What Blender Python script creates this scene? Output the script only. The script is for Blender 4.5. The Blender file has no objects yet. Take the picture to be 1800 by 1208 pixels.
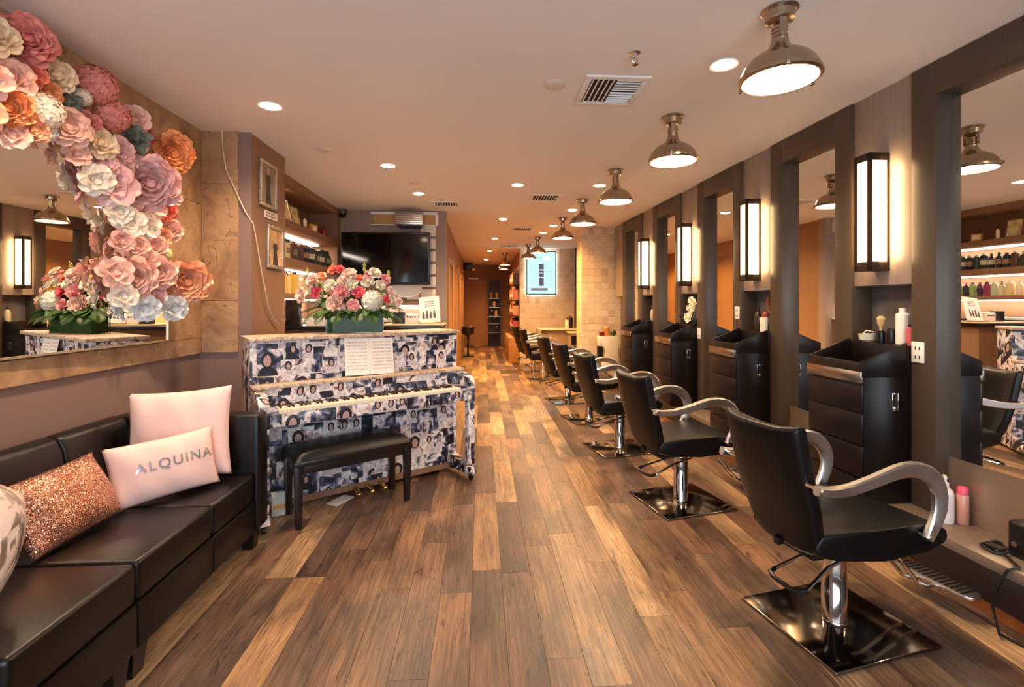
import bpy, bmesh, math, random
from mathutils import Vector, Matrix
from math import sin, cos, pi, radians, atan2

# ------------------------------------------------------------------ camera, world, exposure
scene = bpy.context.scene
COL = scene.collection
PSI = atan2(54, 850)
CEIL = 2.76
cam_d = bpy.data.cameras.new('camera'); cam = bpy.data.objects.new('camera', cam_d); COL.objects.link(cam)
cam_d.sensor_width = 36; cam_d.lens = 17.0; cam_d.shift_y = -71 / 1800; cam_d.clip_start = 0.05; cam_d.clip_end = 100
cam.location = (0, 0, 1.45); cam.rotation_euler = (pi / 2, 0, -PSI)
scene.camera = cam
scene.view_settings.view_transform = 'Standard'; scene.view_settings.look = 'None'
scene.view_settings.gamma = 1.0; scene.view_settings.use_curve_mapping = False
scene.view_settings.exposure = 0.55
w = bpy.data.worlds.new('world'); scene.world = w; w.use_nodes = True
bg = w.node_tree.nodes['Background']; bg.inputs[0].default_value = (0.80, 0.89, 1.0, 1); bg.inputs[1].default_value = 3.7
WARM = (1.0, 0.51, 0.14)
WARM2 = (1.0, 0.74, 0.49)
P_SPOT = 95.0; P_PEND = 60.0
# window daylight portal (the shop window is behind the camera)
pl = bpy.data.lights.new('window_portal', 'AREA'); pl.shape = 'RECTANGLE'; pl.size = 4.1; pl.size_y = 2.0; pl.cycles.is_portal = True
plo = bpy.data.objects.new('window_portal', pl); COL.objects.link(plo); plo.location = (0.15, -1.24, 1.4); plo.rotation_euler = (radians(90), 0, 0)
random.seed(7)
R = random.Random(11)

# ------------------------------------------------------------------ node helpers
def lin(r, g, b):
    f = lambda c: (c / 255 / 12.92) if c / 255 <= 0.04045 else ((c / 255 + 0.055) / 1.055) ** 2.4
    return (f(r), f(g), f(b), 1)

class S:
    def __init__(s, nt, k): s.nt, s.k = nt, k
    def _m(s, op, o=None, o2=None):
        n = s.nt.nodes.new('ShaderNodeMath'); n.operation = op
        s.nt.links.new(s.k, n.inputs[0])
        for i, v in ((1, o), (2, o2)):
            if v is None: continue
            if isinstance(v, S): s.nt.links.new(v.k, n.inputs[i])
            else: n.inputs[i].default_value = v
        return S(s.nt, n.outputs[0])
    def __add__(s, o): return s._m('ADD', o)
    def __sub__(s, o): return s._m('SUBTRACT', o)
    def __mul__(s, o): return s._m('MULTIPLY', o)
    def __truediv__(s, o): return s._m('DIVIDE', o)
    def floor(s): return s._m('FLOOR')
    def fract(s): return s._m('FRACT')
    def sqrt(s): return s._m('SQRT')
    def abs(s): return s._m('ABSOLUTE')
    def lt(s, o): return s._m('LESS_THAN', o)
    def gt(s, o): return s._m('GREATER_THAN', o)
    def mx(s, o): return s._m('MAXIMUM', o)

def new_mat(name):
    m = bpy.data.materials.new(name); m.use_nodes = True
    return m, m.node_tree, m.node_tree.nodes['Principled BSDF']
def N(nt, typ, **kw):
    n = nt.nodes.new(typ)
    for k, v in kw.items():
        if k.startswith('_'): n.inputs[k[1:]].default_value = v
        else: setattr(n, k, v)
    return n
def ramp(nt, fac, stops, interp='LINEAR'):
    n = nt.nodes.new('ShaderNodeValToRGB'); n.color_ramp.interpolation = interp
    el = n.color_ramp.elements
    while len(el) < len(stops): el.new(0.5)
    for e, (p, c) in zip(el, stops): e.position = p; e.color = c
    nt.links.new(fac, n.inputs[0]); return n.outputs[0]
def mixc(nt, fac, a, b, mode='MIX'):
    n = nt.nodes.new('ShaderNodeMix'); n.data_type = 'RGBA'; n.blend_type = mode
    for i, v in ((0, fac), (6, a), (7, b)):
        if isinstance(v, S): v = v.k
        if hasattr(v, 'is_linked') or isinstance(v, bpy.types.NodeSocket): nt.links.new(v, n.inputs[i])
        else: n.inputs[i].default_value = v
    return n.outputs[2]
def coords(nt, kind='Object', scale=(1, 1, 1)):
    tc = nt.nodes.new('ShaderNodeTexCoord'); mp = nt.nodes.new('ShaderNodeMapping'); mp.inputs['Scale'].default_value = scale
    nt.links.new(tc.outputs[kind], mp.inputs[0]); return mp.outputs[0]
def bump(nt, b, h, strength=0.2, dist=0.01):
    n = nt.nodes.new('ShaderNodeBump'); n.inputs['Strength'].default_value = strength; n.inputs['Distance'].default_value = dist
    nt.links.new(h, n.inputs['Height']); nt.links.new(n.outputs[0], b.inputs['Normal'])

MATS = {}
def mat(name, col, rough=0.5, metal=0.0, var=0.0, nscale=(8, 8, 8), spec=0.5, bmp=0.0, coat=0.0, emit=None, estr=0.0, trans=0.0, rnd=0.0):
    if name in MATS: return MATS[name]
    m, nt, b = new_mat(name); MATS[name] = m
    b.inputs['Roughness'].default_value = rough; b.inputs['Metallic'].default_value = metal
    b.inputs['Specular IOR Level'].default_value = spec; b.inputs['Coat Weight'].default_value = coat
    b.inputs['Transmission Weight'].default_value = trans
    if trans: b.inputs['IOR'].default_value = 1.18
    c = col if len(col) == 4 else (*col, 1)
    b.inputs['Base Color'].default_value = c
    if var or bmp:
        nz = N(nt, 'ShaderNodeTexNoise', _Scale=1.0, _Detail=5.0); nt.links.new(coords(nt, 'Object', nscale), nz.inputs[0])
        if var:
            lo = tuple(x * (1 - var) for x in c[:3]) + (1,); hi = tuple(min(1, x * (1 + var)) for x in c[:3]) + (1,)
            out = ramp(nt, nz.outputs[0], [(0.3, lo), (0.7, hi)])
            nt.links.new(out, b.inputs['Base Color'])
        if bmp: bump(nt, b, nz.outputs[0], bmp)
    if rnd:
        oi = N(nt, 'ShaderNodeObjectInfo'); hs = N(nt, 'ShaderNodeHueSaturation')
        hs.inputs['Color'].default_value = c
        v = S(nt, oi.outputs['Random']) * (2 * rnd) + (1 - rnd); nt.links.new(v.k, hs.inputs['Value'])
        nt.links.new(hs.outputs[0], b.inputs['Base Color'])
    if emit is not None:
        b.inputs['Emission Color'].default_value = (*emit[:3], 1); b.inputs['Emission Strength'].default_value = estr
    return m

# paint, laminate, metals
M_CEIL = mat('ceiling_paint', lin(238, 228, 220), 0.75, var=0.02, nscale=(1, 1, 1), spec=0.2)
M_TAUPE = mat('taupe_paint', lin(134, 108, 100), 0.55, var=0.04, nscale=(1.5, 1.5, 1.5), spec=0.3)
M_BROWN = mat('brown_paint', lin(140, 104, 78), 0.55, var=0.05, nscale=(1.5, 1.5, 1.5), spec=0.3)
M_HALL = mat('hall_paint', lin(152, 110, 72), 0.6, var=0.05, nscale=(1, 1, 1), spec=0.3)
M_GREY = mat('grey_laminate', lin(76, 63, 51), 0.38, var=0.07, nscale=(90, 90, 1.5), spec=0.4)
M_GREYL = mat('light_grey_laminate', lin(150, 134, 122), 0.35, var=0.08, nscale=(90, 90, 1.5), spec=0.5)
M_NICHE = mat('niche_laminate', lin(98, 90, 88), 0.5, var=0.08, nscale=(60, 60, 2))
M_ESP = mat('espresso_laminate', lin(22, 14, 13), 0.34, var=0.15, nscale=(50, 50, 3), spec=0.32)
M_STEEL = mat('brushed_steel', lin(176, 166, 156), 0.25, 1.0, var=0.06, nscale=(4, 4, 160))
M_KICK = mat('bronze_steel', lin(176, 158, 140), 0.34, 0.75, var=0.06, nscale=(4, 4, 160))
M_CHROME = mat('chrome', lin(225, 222, 218), 0.08, 1.0)
M_PLATE = mat('polished_base', lin(150, 142, 134), 0.1, 1.0, var=0.05, nscale=(3, 80, 3))
M_ALU = mat('brushed_aluminium', lin(224, 219, 214), 0.34, 1.0, var=0.05, nscale=(20, 20, 20))
M_NICKEL = mat('antique_nickel', lin(178, 160, 140), 0.24, 1.0, var=0.06, nscale=(10, 10, 60))
M_LEATHER = mat('black_leather', lin(11, 10, 10), 0.36, bmp=0.05, nscale=(120, 120, 120), spec=0.32)
M_SOFA = mat('brown_leather', lin(16, 9, 8), 0.34, bmp=0.06, nscale=(70, 70, 70), spec=0.4)
M_BLACK = mat('black_plastic', lin(16, 15, 16), 0.35)
M_BWOOD = mat('black_wood', lin(24, 18, 18), 0.25, var=0.15, nscale=(10, 10, 40))
M_WHITE = mat('white_plastic', lin(232, 226, 218), 0.4)
M_MIRROR = mat('mirror_glass', (0.86, 0.87, 0.86), 0.0, 1.0)
M_SCREEN = mat('dark_screen', lin(8, 8, 10), 0.08, spec=0.6)
M_GOLD = mat('gold', lin(205, 160, 90), 0.25, 1.0)
M_SILVERF = mat('silver_frame', lin(190, 176, 158), 0.4, 0.8, var=0.25, nscale=(70, 70, 70), bmp=0.4)
M_ORANGEW = mat('copper_wood', lin(150, 84, 40), 0.4, var=0.2, nscale=(3, 20, 3))
M_PAPER = mat('paper', lin(240, 228, 218), 0.7)
M_CABLE = mat('black_cable', lin(12, 12, 12), 0.5)
M_IVORY = mat('ivory', lin(240, 228, 205), 0.3)
M_LED = mat('led_strip', (1, 1, 1), 0.5, emit=(1.0, 0.86, 0.70), estr=14.0)
M_LENS = mat('lamp_lens', (1, 1, 1), 0.5, emit=(1.0, 0.86, 0.66), estr=9.0)
M_DOWN = mat('downlight_lens', (1, 1, 1), 0.5, emit=(1.0, 0.72, 0.42), estr=34.0)
M_SCON = mat('sconce_panel', (1, 1, 1), 0.5, emit=(1.0, 0.68, 0.33), estr=1.55)

def m_plank():
    m, nt, b = new_mat('wood_plank')
    oi = N(nt, 'ShaderNodeObjectInfo'); tc = N(nt, 'ShaderNodeTexCoord')
    geo = N(nt, 'ShaderNodeNewGeometry'); rnd = (S(nt, oi.outputs['Random']) + S(nt, geo.outputs['Random Per Island'])).fract()
    wn = N(nt, 'ShaderNodeTexWhiteNoise', noise_dimensions='1D'); nt.links.new(rnd.k, wn.inputs['W'])
    sc = N(nt, 'ShaderNodeVectorMath', operation='MULTIPLY_ADD'); sc.inputs[1].default_value = (37, 53, 11)
    nt.links.new(wn.outputs['Color'], sc.inputs[0]); nt.links.new(tc.outputs['Object'], sc.inputs[2])
    def noise(scl, det, rough, dist=0.0):
        mp = N(nt, 'ShaderNodeMapping'); mp.inputs['Scale'].default_value = scl
        nt.links.new(sc.outputs[0], mp.inputs[0])
        n = N(nt, 'ShaderNodeTexNoise', _Scale=1.0, _Detail=det, _Roughness=rough, _Distortion=dist); nt.links.new(mp.outputs[0], n.inputs[0]); return n.outputs[0]
    base = ramp(nt, rnd.k, [(0.0, lin(84, 66, 58)), (0.2, lin(122, 94, 76)), (0.42, lin(98, 78, 68)), (0.64, lin(138, 108, 84)), (0.8, lin(156, 124, 92)), (0.87, lin(184, 154, 120)), (0.96, lin(174, 142, 108)), (1.0, lin(112, 88, 72))])
    g1 = noise((85, 3.2, 1), 7, 0.65, 0.6); g2 = noise((15, 3.4, 1), 7, 0.66, 2.0); g3 = noise((4.5, 1.6, 1), 4, 0.6, 0.5)
    fine = ramp(nt, g1, [(0.34, (0.5, 0.48, 0.47, 1)), (0.6, (1.15, 1.15, 1.15, 1))])
    g5 = noise((210, 9, 1), 6, 0.7, 0.3); streak = ramp(nt, g5, [(0.36, (0.55, 0.53, 0.52, 1)), (0.56, (1.06, 1.06, 1.06, 1))])
    c1 = mixc(nt, 0.75, mixc(nt, 0.95, base, fine, 'MULTIPLY'), streak, 'MULTIPLY')
    patch = ramp(nt, g3, [(0.33, (0.52, 0.53, 0.57, 1)), (0.6, (1.16, 1.12, 1.05, 1))])
    c2 = mixc(nt, 1.0, c1, patch, 'MULTIPLY')
    knots = ramp(nt, g2, [(0.33, (0.20, 0.16, 0.15, 1)), (0.40, (1, 1, 1, 1))])
    c3 = mixc(nt, 0.85, c2, knots, 'MULTIPLY')
    g4 = noise((2.2, 0.9, 1), 3, 0.5, 0.8); cl = ramp(nt, g4, [(0.36, (0.62, 0.63, 0.68, 1)), (0.62, (1.14, 1.05, 0.95, 1))]); c3 = mixc(nt, 0.9, c3, cl, 'MULTIPLY')
    nt.links.new(c3, b.inputs['Base Color'])
    rr = ramp(nt, g3, [(0.3, (0.30, 0.30, 0.30, 1)), (0.7, (0.44, 0.44, 0.44, 1))]); nt.links.new(rr, b.inputs['Roughness'])
    b.inputs['Specular IOR Level'].default_value = 0.45
    bump(nt, b, g1, 0.12, 0.003)
    return m
M_PLANK = m_plank()

def m_stone():
    m, nt, b = new_mat('slate_stone')
    oi = N(nt, 'ShaderNodeObjectInfo'); tc = N(nt, 'ShaderNodeTexCoord')
    add = N(nt, 'ShaderNodeVectorMath', operation='MULTIPLY_ADD'); add.inputs[1].default_value = (13, 7, 5)
    wn = N(nt, 'ShaderNodeTexWhiteNoise', noise_dimensions='1D'); nt.links.new(oi.outputs['Random'], wn.inputs['W'])
    nt.links.new(wn.outputs['Color'], add.inputs[0]); nt.links.new(tc.outputs['Object'], add.inputs[2])
    n1 = N(nt, 'ShaderNodeTexNoise', _Scale=5.0, _Detail=8.0, _Roughness=0.62, _Distortion=0.8); nt.links.new(add.outputs[0], n1.inputs[0])
    n2 = N(nt, 'ShaderNodeTexNoise', _Scale=2.2, _Detail=5.0, _Roughness=0.5, _Distortion=2.0); nt.links.new(add.outputs[0], n2.inputs[0])
    c = ramp(nt, n1.outputs[0], [(0.25, lin(122, 88, 64)), (0.45, lin(164, 126, 92)), (0.6, lin(182, 144, 106)), (0.8, lin(148, 108, 78))])
    v = (S(nt, n2.outputs[0]) - 0.5).abs()
    vein = ramp(nt, v.k, [(0.0, (0.22, 0.17, 0.14, 1)), (0.008, (1, 1, 1, 1))])
    gate = ramp(nt, n1.outputs[0], [(0.46, (0, 0, 0, 1)), (0.56, (0.85, 0.85, 0.85, 1))])
    c2 = mixc(nt, gate, c, mixc(nt, 1.0, c, vein, 'MULTIPLY'))
    nt.links.new(c2, b.inputs['Base Color']); b.inputs['Roughness'].default_value = 0.55
    bump(nt, b, n1.outputs[0], 0.25, 0.01)
    return m
M_STONE = m_stone()

def m_tile():
    m, nt, b = new_mat('travertine_tile')
    oi = N(nt, 'ShaderNodeObjectInfo')
    base = ramp(nt, oi.outputs['Random'], [(0.0, lin(190, 160, 128)), (0.15, lin(210, 184, 150)), (0.6, lin(220, 196, 162)), (1.0, lin(202, 174, 140))])
    nz = N(nt, 'ShaderNodeTexNoise', _Scale=26.0, _Detail=6.0); nt.links.new(coords(nt), nz.inputs[0])
    k = ramp(nt, nz.outputs[0], [(0.3, (0.82, 0.8, 0.78, 1)), (0.6, (1.05, 1.05, 1.05, 1))])
    nt.links.new(mixc(nt, 1.0, base, k, 'MULTIPLY'), b.inputs['Base Color']); b.inputs['Roughness'].default_value = 0.5
    bump(nt, b, nz.outputs[0], 0.15, 0.005)
    return m
M_TILE = m_tile()
M_GROUT = mat('grout', lin(232, 214, 184), 0.8)

def m_collage(name='photo_collage', sw=0.17, sh=0.19):
    m, nt, b = new_mat(name)
    tc = N(nt, 'ShaderNodeTexCoord'); sp = N(nt, 'ShaderNodeSeparateXYZ'); nt.links.new(tc.outputs['Object'], sp.inputs[0])
    X, Y, Z = (S(nt, sp.outputs[i]) for i in range(3))
    nzc = N(nt, 'ShaderNodeTexNoise', _Scale=7.0, _Detail=2.0); nt.links.new(tc.outputs['Object'], nzc.inputs[0])
    wob = (S(nt, nzc.outputs[0]) - 0.5) * 0.02
    U = X + Y * 0.83 + wob; V = Z + Y * 0.61 + wob
    def layer(wd, hg, seed):
        row = (V / hg + seed).floor()
        w1 = N(nt, 'ShaderNodeTexWhiteNoise', noise_dimensions='1D'); nt.links.new((row + seed).k, w1.inputs['W'])
        uu = U / wd + S(nt, w1.outputs['Value']) * 3.0
        cell = uu.floor(); fu = uu.fract(); fv = (V / hg + seed).fract()
        cb = N(nt, 'ShaderNodeCombineXYZ'); nt.links.new(cell.k, cb.inputs[0]); nt.links.new(row.k, cb.inputs[1]); cb.inputs[2].default_value = seed
        wn = N(nt, 'ShaderNodeTexWhiteNoise', noise_dimensions='3D'); nt.links.new(cb.outputs[0], wn.inputs[0])
        sc = N(nt, 'ShaderNodeSeparateColor'); nt.links.new(wn.outputs['Color'], sc.inputs[0])
        r1, r2, r3 = (S(nt, sc.outputs[i]) for i in range(3))
        off = N(nt, 'ShaderNodeVectorMath', operation='MULTIPLY_ADD'); off.inputs[1].default_value = (9, 9, 9)
        nt.links.new(wn.outputs['Color'], off.inputs[0]); nt.links.new(tc.outputs['Object'], off.inputs[2])
        nz = N(nt, 'ShaderNodeTexNoise', _Scale=11.0, _Detail=4.0, _Roughness=0.55, _Distortion=0.6); nt.links.new(off.outputs[0], nz.inputs[0])
        bgc = ramp(nt, (S(nt, nz.outputs[0]) + (r1 - 0.5) * 0.22).k, [(0.36, lin(24, 22, 32)), (0.43, lin(66, 74, 102)), (0.48, lin(140, 138, 150)), (0.52, lin(222, 210, 208)), (0.6, lin(250, 242, 240)), (0.68, lin(206, 168, 156)), (0.74, lin(60, 58, 78))])
        cx = fu - 0.5 - (r2 - 0.5) * 0.34; asp = hg / wd
        def ell(dx, cy, rx, ry, dxo=0.0):
            a = (dx + dxo) / rx; c = (fv - cy) / ry
            return (a * a + c * c)
        hair = ell(cx, 0.63, 0.25, 0.28).lt(1.0); face = ell(cx, 0.59, 0.14, 0.20).lt(1.0); body = ell(cx, 0.02, 0.38, 0.38).lt(1.0)
        show = r3.gt(0.5)
        bodc = mixc(nt, r1.gt(0.5), lin(30, 30, 46), lin(214, 204, 204))
        c = mixc(nt, body * show, bgc, bodc)
        c = mixc(nt, hair * show, c, lin(34, 28, 36))
        c = mixc(nt, face * show, c, lin(196, 160, 150))
        nz2 = N(nt, 'ShaderNodeTexNoise', _Scale=60.0, _Detail=3.0); nt.links.new(off.outputs[0], nz2.inputs[0])
        k = ramp(nt, nz2.outputs[0], [(0.38, (0.45, 0.46, 0.55, 1)), (0.58, (1.08, 1.06, 1.04, 1))])
        c = mixc(nt, 0.5, c, k, 'MULTIPLY')
        edge = fu.lt(0.035).mx(fv.lt(0.035))
        return mixc(nt, edge * r1.gt(0.4), c, lin(225, 214, 204)), r2
    a, ra = layer(sw, sh, 3.0); bb, rb = layer(sw * 0.55, sh * 0.62, 11.0)
    c = mixc(nt, rb.gt(0.5), a, bb)
    nt.links.new(c, b.inputs['Base Color']); b.inputs['Roughness'].default_value = 0.4
    return m
M_COLL = m_collage()
M_COLL2 = mat('collage_edge', lin(196, 170, 148), 0.45, var=0.55, nscale=(40, 40, 40))

def m_music():
    m, nt, b = new_mat('sheet_music')
    tc = N(nt, 'ShaderNodeTexCoord'); sp = N(nt, 'ShaderNodeSeparateXYZ'); nt.links.new(tc.outputs['Object'], sp.inputs[0])
    X, Z = S(nt, sp.outputs[0]), S(nt, sp.outputs[2])
    st = (Z * (1 / 0.0255)).fract(); band = st.lt(0.42)
    line = (st * 12.0).fract().lt(0.30)
    nz = N(nt, 'ShaderNodeTexNoise', _Scale=140.0, _Detail=1.0); nt.links.new(tc.outputs['Object'], nz.inputs[0])
    notes = S(nt, nz.outputs[0]).gt(0.6) * band
    ax = (X.abs() - 0.098).abs(); inside = ax.lt(0.078) * Z.abs().lt(0.115)
    ink = (line * band * 0.7).mx(notes * 0.75) * inside
    nt.links.new(mixc(nt, ink, lin(244, 232, 222), lin(70, 60, 62)), b.inputs['Base Color']); b.inputs['Roughness'].default_value = 0.7
    return m
M_MUSIC = m_music()

def m_sequin(name, c1, c2, scale, amount):
    m, nt, b = new_mat(name)
    vo = N(nt, 'ShaderNodeTexVoronoi', _Scale=scale); nt.links.new(coords(nt), vo.inputs[0])
    geo = N(nt, 'ShaderNodeNewGeometry'); sub = N(nt, 'ShaderNodeVectorMath', operation='SUBTRACT'); sub.inputs[1].default_value = (0.5, 0.5, 0.5)
    nt.links.new(vo.outputs['Color'], sub.inputs[0])
    mad = N(nt, 'ShaderNodeVectorMath', operation='MULTIPLY_ADD'); mad.inputs[1].default_value = (amount,) * 3
    nt.links.new(sub.outputs[0], mad.inputs[0]); nt.links.new(geo.outputs['Normal'], mad.inputs[2])
    nrm = N(nt, 'ShaderNodeVectorMath', operation='NORMALIZE'); nt.links.new(mad.outputs[0], nrm.inputs[0]); nt.links.new(nrm.outputs[0], b.inputs['Normal'])
    sc = N(nt, 'ShaderNodeSeparateColor'); nt.links.new(vo.outputs['Color'], sc.inputs[0])
    nt.links.new(ramp(nt, sc.outputs[0], [(0, c1), (1, c2)]), b.inputs['Base Color'])
    b.inputs['Metallic'].default_value = 0.85; b.inputs['Roughness'].default_value = 0.22
    return m
M_SEQ = m_sequin('rose_gold_sequins', lin(206, 128, 104), lin(246, 190, 160), 330, 1.0)
def m_silver_pillow():
    m, nt, b = new_mat('silver_foil_fabric')
    nz = N(nt, 'ShaderNodeTexNoise', _Scale=1.0, _Detail=6.0, _Distortion=1.5); nt.links.new(coords(nt, 'Object', (9, 30, 9)), nz.inputs[0])
    f = ramp(nt, nz.outputs[0], [(0.5, (0, 0, 0, 1)), (0.56, (1, 1, 1, 1))])
    nt.links.new(mixc(nt, f, lin(236, 208, 190), lin(214, 206, 200)), b.inputs['Base Color'])
    nt.links.new(f, b.inputs['Metallic']); b.inputs['Roughness'].default_value = 0.35
    bump(nt, b, nz.outputs[0], 0.4, 0.01)
    return m
M_SILV = m_silver_pillow()
M_PINK = mat('pink_velvet', lin(240, 200, 190), 0.8, var=0.03, nscale=(5, 5, 5), bmp=0.05)
M_RHINE = mat('rhinestone', lin(206, 200, 198), 0.2, 0.7, var=0.3, nscale=(260, 260, 260))

# ------------------------------------------------------------------ mesh builder
class MB:
    def __init__(s): s.v = []; s.f = []
    def add(s, vs, fs, M=None):
        o = len(s.v)
        s.v += [tuple(M @ Vector(p)) if M else tuple(p) for p in vs]
        s.f += [tuple(i + o for i in f) for f in fs]; return s
    def box(s, x0, x1, y0, y1, z0, z1, M=None):
        return s.add([(x0, y0, z0), (x1, y0, z0), (x1, y1, z0), (x0, y1, z0), (x0, y0, z1), (x1, y0, z1), (x1, y1, z1), (x0, y1, z1)],
                     [(0, 3, 2, 1), (4, 5, 6, 7), (0, 1, 5, 4), (1, 2, 6, 5), (2, 3, 7, 6), (3, 0, 4, 7)], M)
    def prism(s, pts, y0, y1, M=None, axis='y'):          # polygon in (a,z) extruded along y (or along x / z)
        n = len(pts); mk = {'y': lambda a, b, t: (a, t, b), 'x': lambda a, b, t: (t, a, b), 'z': lambda a, b, t: (a, b, t)}[axis]
        vs = [mk(a, b, y0) for a, b in pts] + [mk(a, b, y1) for a, b in pts]
        fs = [tuple(range(n)), tuple(range(2 * n - 1, n - 1, -1))] + [(i, n + i, n + (i + 1) % n, (i + 1) % n) for i in range(n)]
        return s.add(vs, fs, M)
    def lathe(s, prof, n=20, M=None, cap=True):
        vs = []; fs = []
        for r, z in prof: vs += [(r * cos(2 * pi * i / n), r * sin(2 * pi * i / n), z) for i in range(n)]
        for k in range(len(prof) - 1):
            for i in range(n):
                j = (i + 1) % n; fs.append((k * n + i, k * n + j, (k + 1) * n + j, (k + 1) * n + i))
        if cap: fs += [tuple(range(n - 1, -1, -1)), tuple(range((len(prof) - 1) * n, len(prof) * n))]
        return s.add(vs, fs, M)
    def cyl(s, p0, p1, r, n=12, r2=None, M=None):
        p0, p1 = Vector(p0), Vector(p1); d = p1 - p0
        q = d.to_track_quat('Z', 'Y').to_matrix().to_4x4(); T = Matrix.Translation(p0) @ q
        if M: T = M @ T
        return s.lathe([(r, 0), (r if r2 is None else r2, d.length)], n, T)
    def rings(s, rings, closed_ends=True, M=None):
        n = len(rings[0]); vs = [p for r in rings for p in r]; fs = []
        for k in range(len(rings) - 1):
            for i in range(n):
                j = (i + 1) % n; fs.append((k * n + i, k * n + j, (k + 1) * n + j, (k + 1) * n + i))
        if closed_ends: fs += [tuple(range(n - 1, -1, -1)), tuple(range((len(rings) - 1) * n, len(rings) * n))]
        return s.add(vs, fs, M)
    def tube(s, path, r, n=8, M=None, up=(0, 0, 1)):
        path = [Vector(p) for p in path]; rg = []
        for i, p in enumerate(path):
            t = (path[min(i + 1, len(path) - 1)] - path[max(i - 1, 0)]).normalized()
            a = t.cross(Vector(up)); a = a.normalized() if a.length > 1e-4 else Vector((1, 0, 0)); b = a.cross(t)
            rr = r[i] if isinstance(r, (list, tuple)) else r
            rg.append([p + a * (rr * cos(2 * pi * k / n)) + b * (rr * sin(2 * pi * k / n)) for k in range(n)])
        return s.rings(rg, True, M)
    def grid(s, fn, nu, nv, M=None):
        vs = [fn(i / nu, j / nv) for j in range(nv + 1) for i in range(nu + 1)]
        fs = [(j * (nu + 1) + i, j * (nu + 1) + i + 1, (j + 1) * (nu + 1) + i + 1, (j + 1) * (nu + 1) + i) for j in range(nv) for i in range(nu)]
        return s.add(vs, fs, M)
    def mesh(s, name, m, bevel=0.0, seg=2, smooth=True, ang=38):
        me = bpy.data.meshes.new(name); me.from_pydata(s.v, [], s.f)
        bm = bmesh.new(); bm.from_mesh(me)
        bmesh.ops.recalc_face_normals(bm, faces=bm.faces)
        if bevel:
            es = [e for e in bm.edges if len(e.link_faces) == 2 and e.calc_face_angle(0) > radians(28)]
            bmesh.ops.bevel(bm, geom=es, offset=bevel, segments=seg, profile=0.5, affect='EDGES', clamp_overlap=True)
        bm.to_mesh(me); bm.free()
        if smooth:
            me.polygons.foreach_set('use_smooth', [True] * len(me.polygons)); me.set_sharp_from_angle(angle=radians(ang))
        me.materials.append(m); me.update(); return me
    def build(s, name, m, parent=None, bevel=0.0, seg=2, smooth=True, ang=38, loc=None):
        return inst(name, s.mesh(name, m, bevel, seg, smooth, ang), parent, loc)

def inst(name, me, parent=None, loc=None, rot=None, scl=None):
    o = bpy.data.objects.new(name, me); COL.objects.link(o)
    if parent is not None: o.parent = parent
    if loc is not None: o.location = loc
    if rot is not None: o.rotation_euler = rot
    if scl is not None: o.scale = scl
    return o
def tag(o, label, cat, group=None):
    o['label'] = label; o['category'] = cat
    if group: o['group'] = group
    return o
def thing(name, label, cat, loc=(0, 0, 0), rotz=0.0, group=None):
    o = bpy.data.objects.new(name, None); COL.objects.link(o); o.empty_display_size = 0.1
    o.location = loc; o.rotation_euler = (0, 0, rotz); return tag(o, label, cat, group)
def struct(o): o['kind'] = 'structure'; return o
def copy_tree(o, parent=None):
    c = o.copy(); COL.objects.link(c); c.parent = parent
    for ch in list(o.children): copy_tree(ch, c)
    return c
def light(kind, name, loc, power, col, parent=None, **kw):
    l = bpy.data.lights.new(name, kind); l.energy = power; l.color = col
    for k, v in kw.items(): setattr(l, k, v)
    o = bpy.data.objects.new(name, l); COL.objects.link(o); o.location = loc; o.parent = parent; return o
def bx(*a): return MB().box(*a)
ORD = ['first', 'second', 'third', 'fourth', 'fifth', 'sixth', 'seventh', 'eighth', 'ninth', 'tenth', 'eleventh', 'twelfth', 'thirteenth', 'fourteenth', 'fifteenth', 'sixteenth', 'seventeenth', 'eighteenth']

# ------------------------------------------------------------------ room shell
Y0, Y1 = -1.25, 16.7
XL = -2.14
floor = struct(bx(-2.5, 3.2, Y0, Y1 + 0.1, -0.12, -0.006).build('floor', mat('subfloor', lin(60, 44, 34), 0.7)))
PW = 0.156
far = MB(); nplank = 0; lens = [0.92, 1.07, 1.22]
pm = {L: bx(-PW / 2 + 0.0008, PW / 2 - 0.0008, 0.0008, L - 0.0008, -0.006, 0.0).mesh('plank', M_PLANK, smooth=False) for L in lens}
rp = random.Random(5); cand = []
k = -16
while k * PW < 2.7:
    xc = k * PW + 0.03; y = 0.55 - rp.random() * 1.2
    while y < Y1:
        L = rp.choice(lens)
        if y + L > 0.75: cand.append((y + L * 0.5, xc, y, L))
        y += L
    k += 1
def plank_seen(c):
    yc, xc, y, L = c
    return abs(xc) < 1.15 * (y + L) + 0.2 and y < 12.5 and not (xc < -0.75 and y > 4.6) and not (xc < -1.55) and not (xc > 2.45)
cand.sort()
for c in cand:
    if plank_seen(c) and nplank < 298:
        inst('plank', pm[c[3]], floor, (c[1], c[2], 0)); nplank += 1
    else: far.box(c[1] - PW / 2 + 0.0008, c[1] + PW / 2 - 0.0008, c[2], c[2] + c[3] - 0.0015, -0.006, 0.0)
fo = far.build('plank', M_PLANK, floor, smooth=False); fo['kind'] = 'stuff'

ceiling = struct(bx(-2.5, 3.2, Y0, Y1 + 0.1, CEIL, CEIL + 0.12).build('ceiling', M_CEIL))
wl = struct(bx(-2.44, XL, Y0, 4.49, 0, CEIL).build('wall_left', M_TAUPE))
# pier with picture frames
pier = struct(bx(XL - 0.05, -1.77, 3.84, 4.49, 0, CEIL).build('wall_pier', M_BROWN))
pierf = bx(XL, -1.762, 3.83, 3.845, 0, CEIL).build('wall_pier_front', M_TAUPE, pier)
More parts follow.
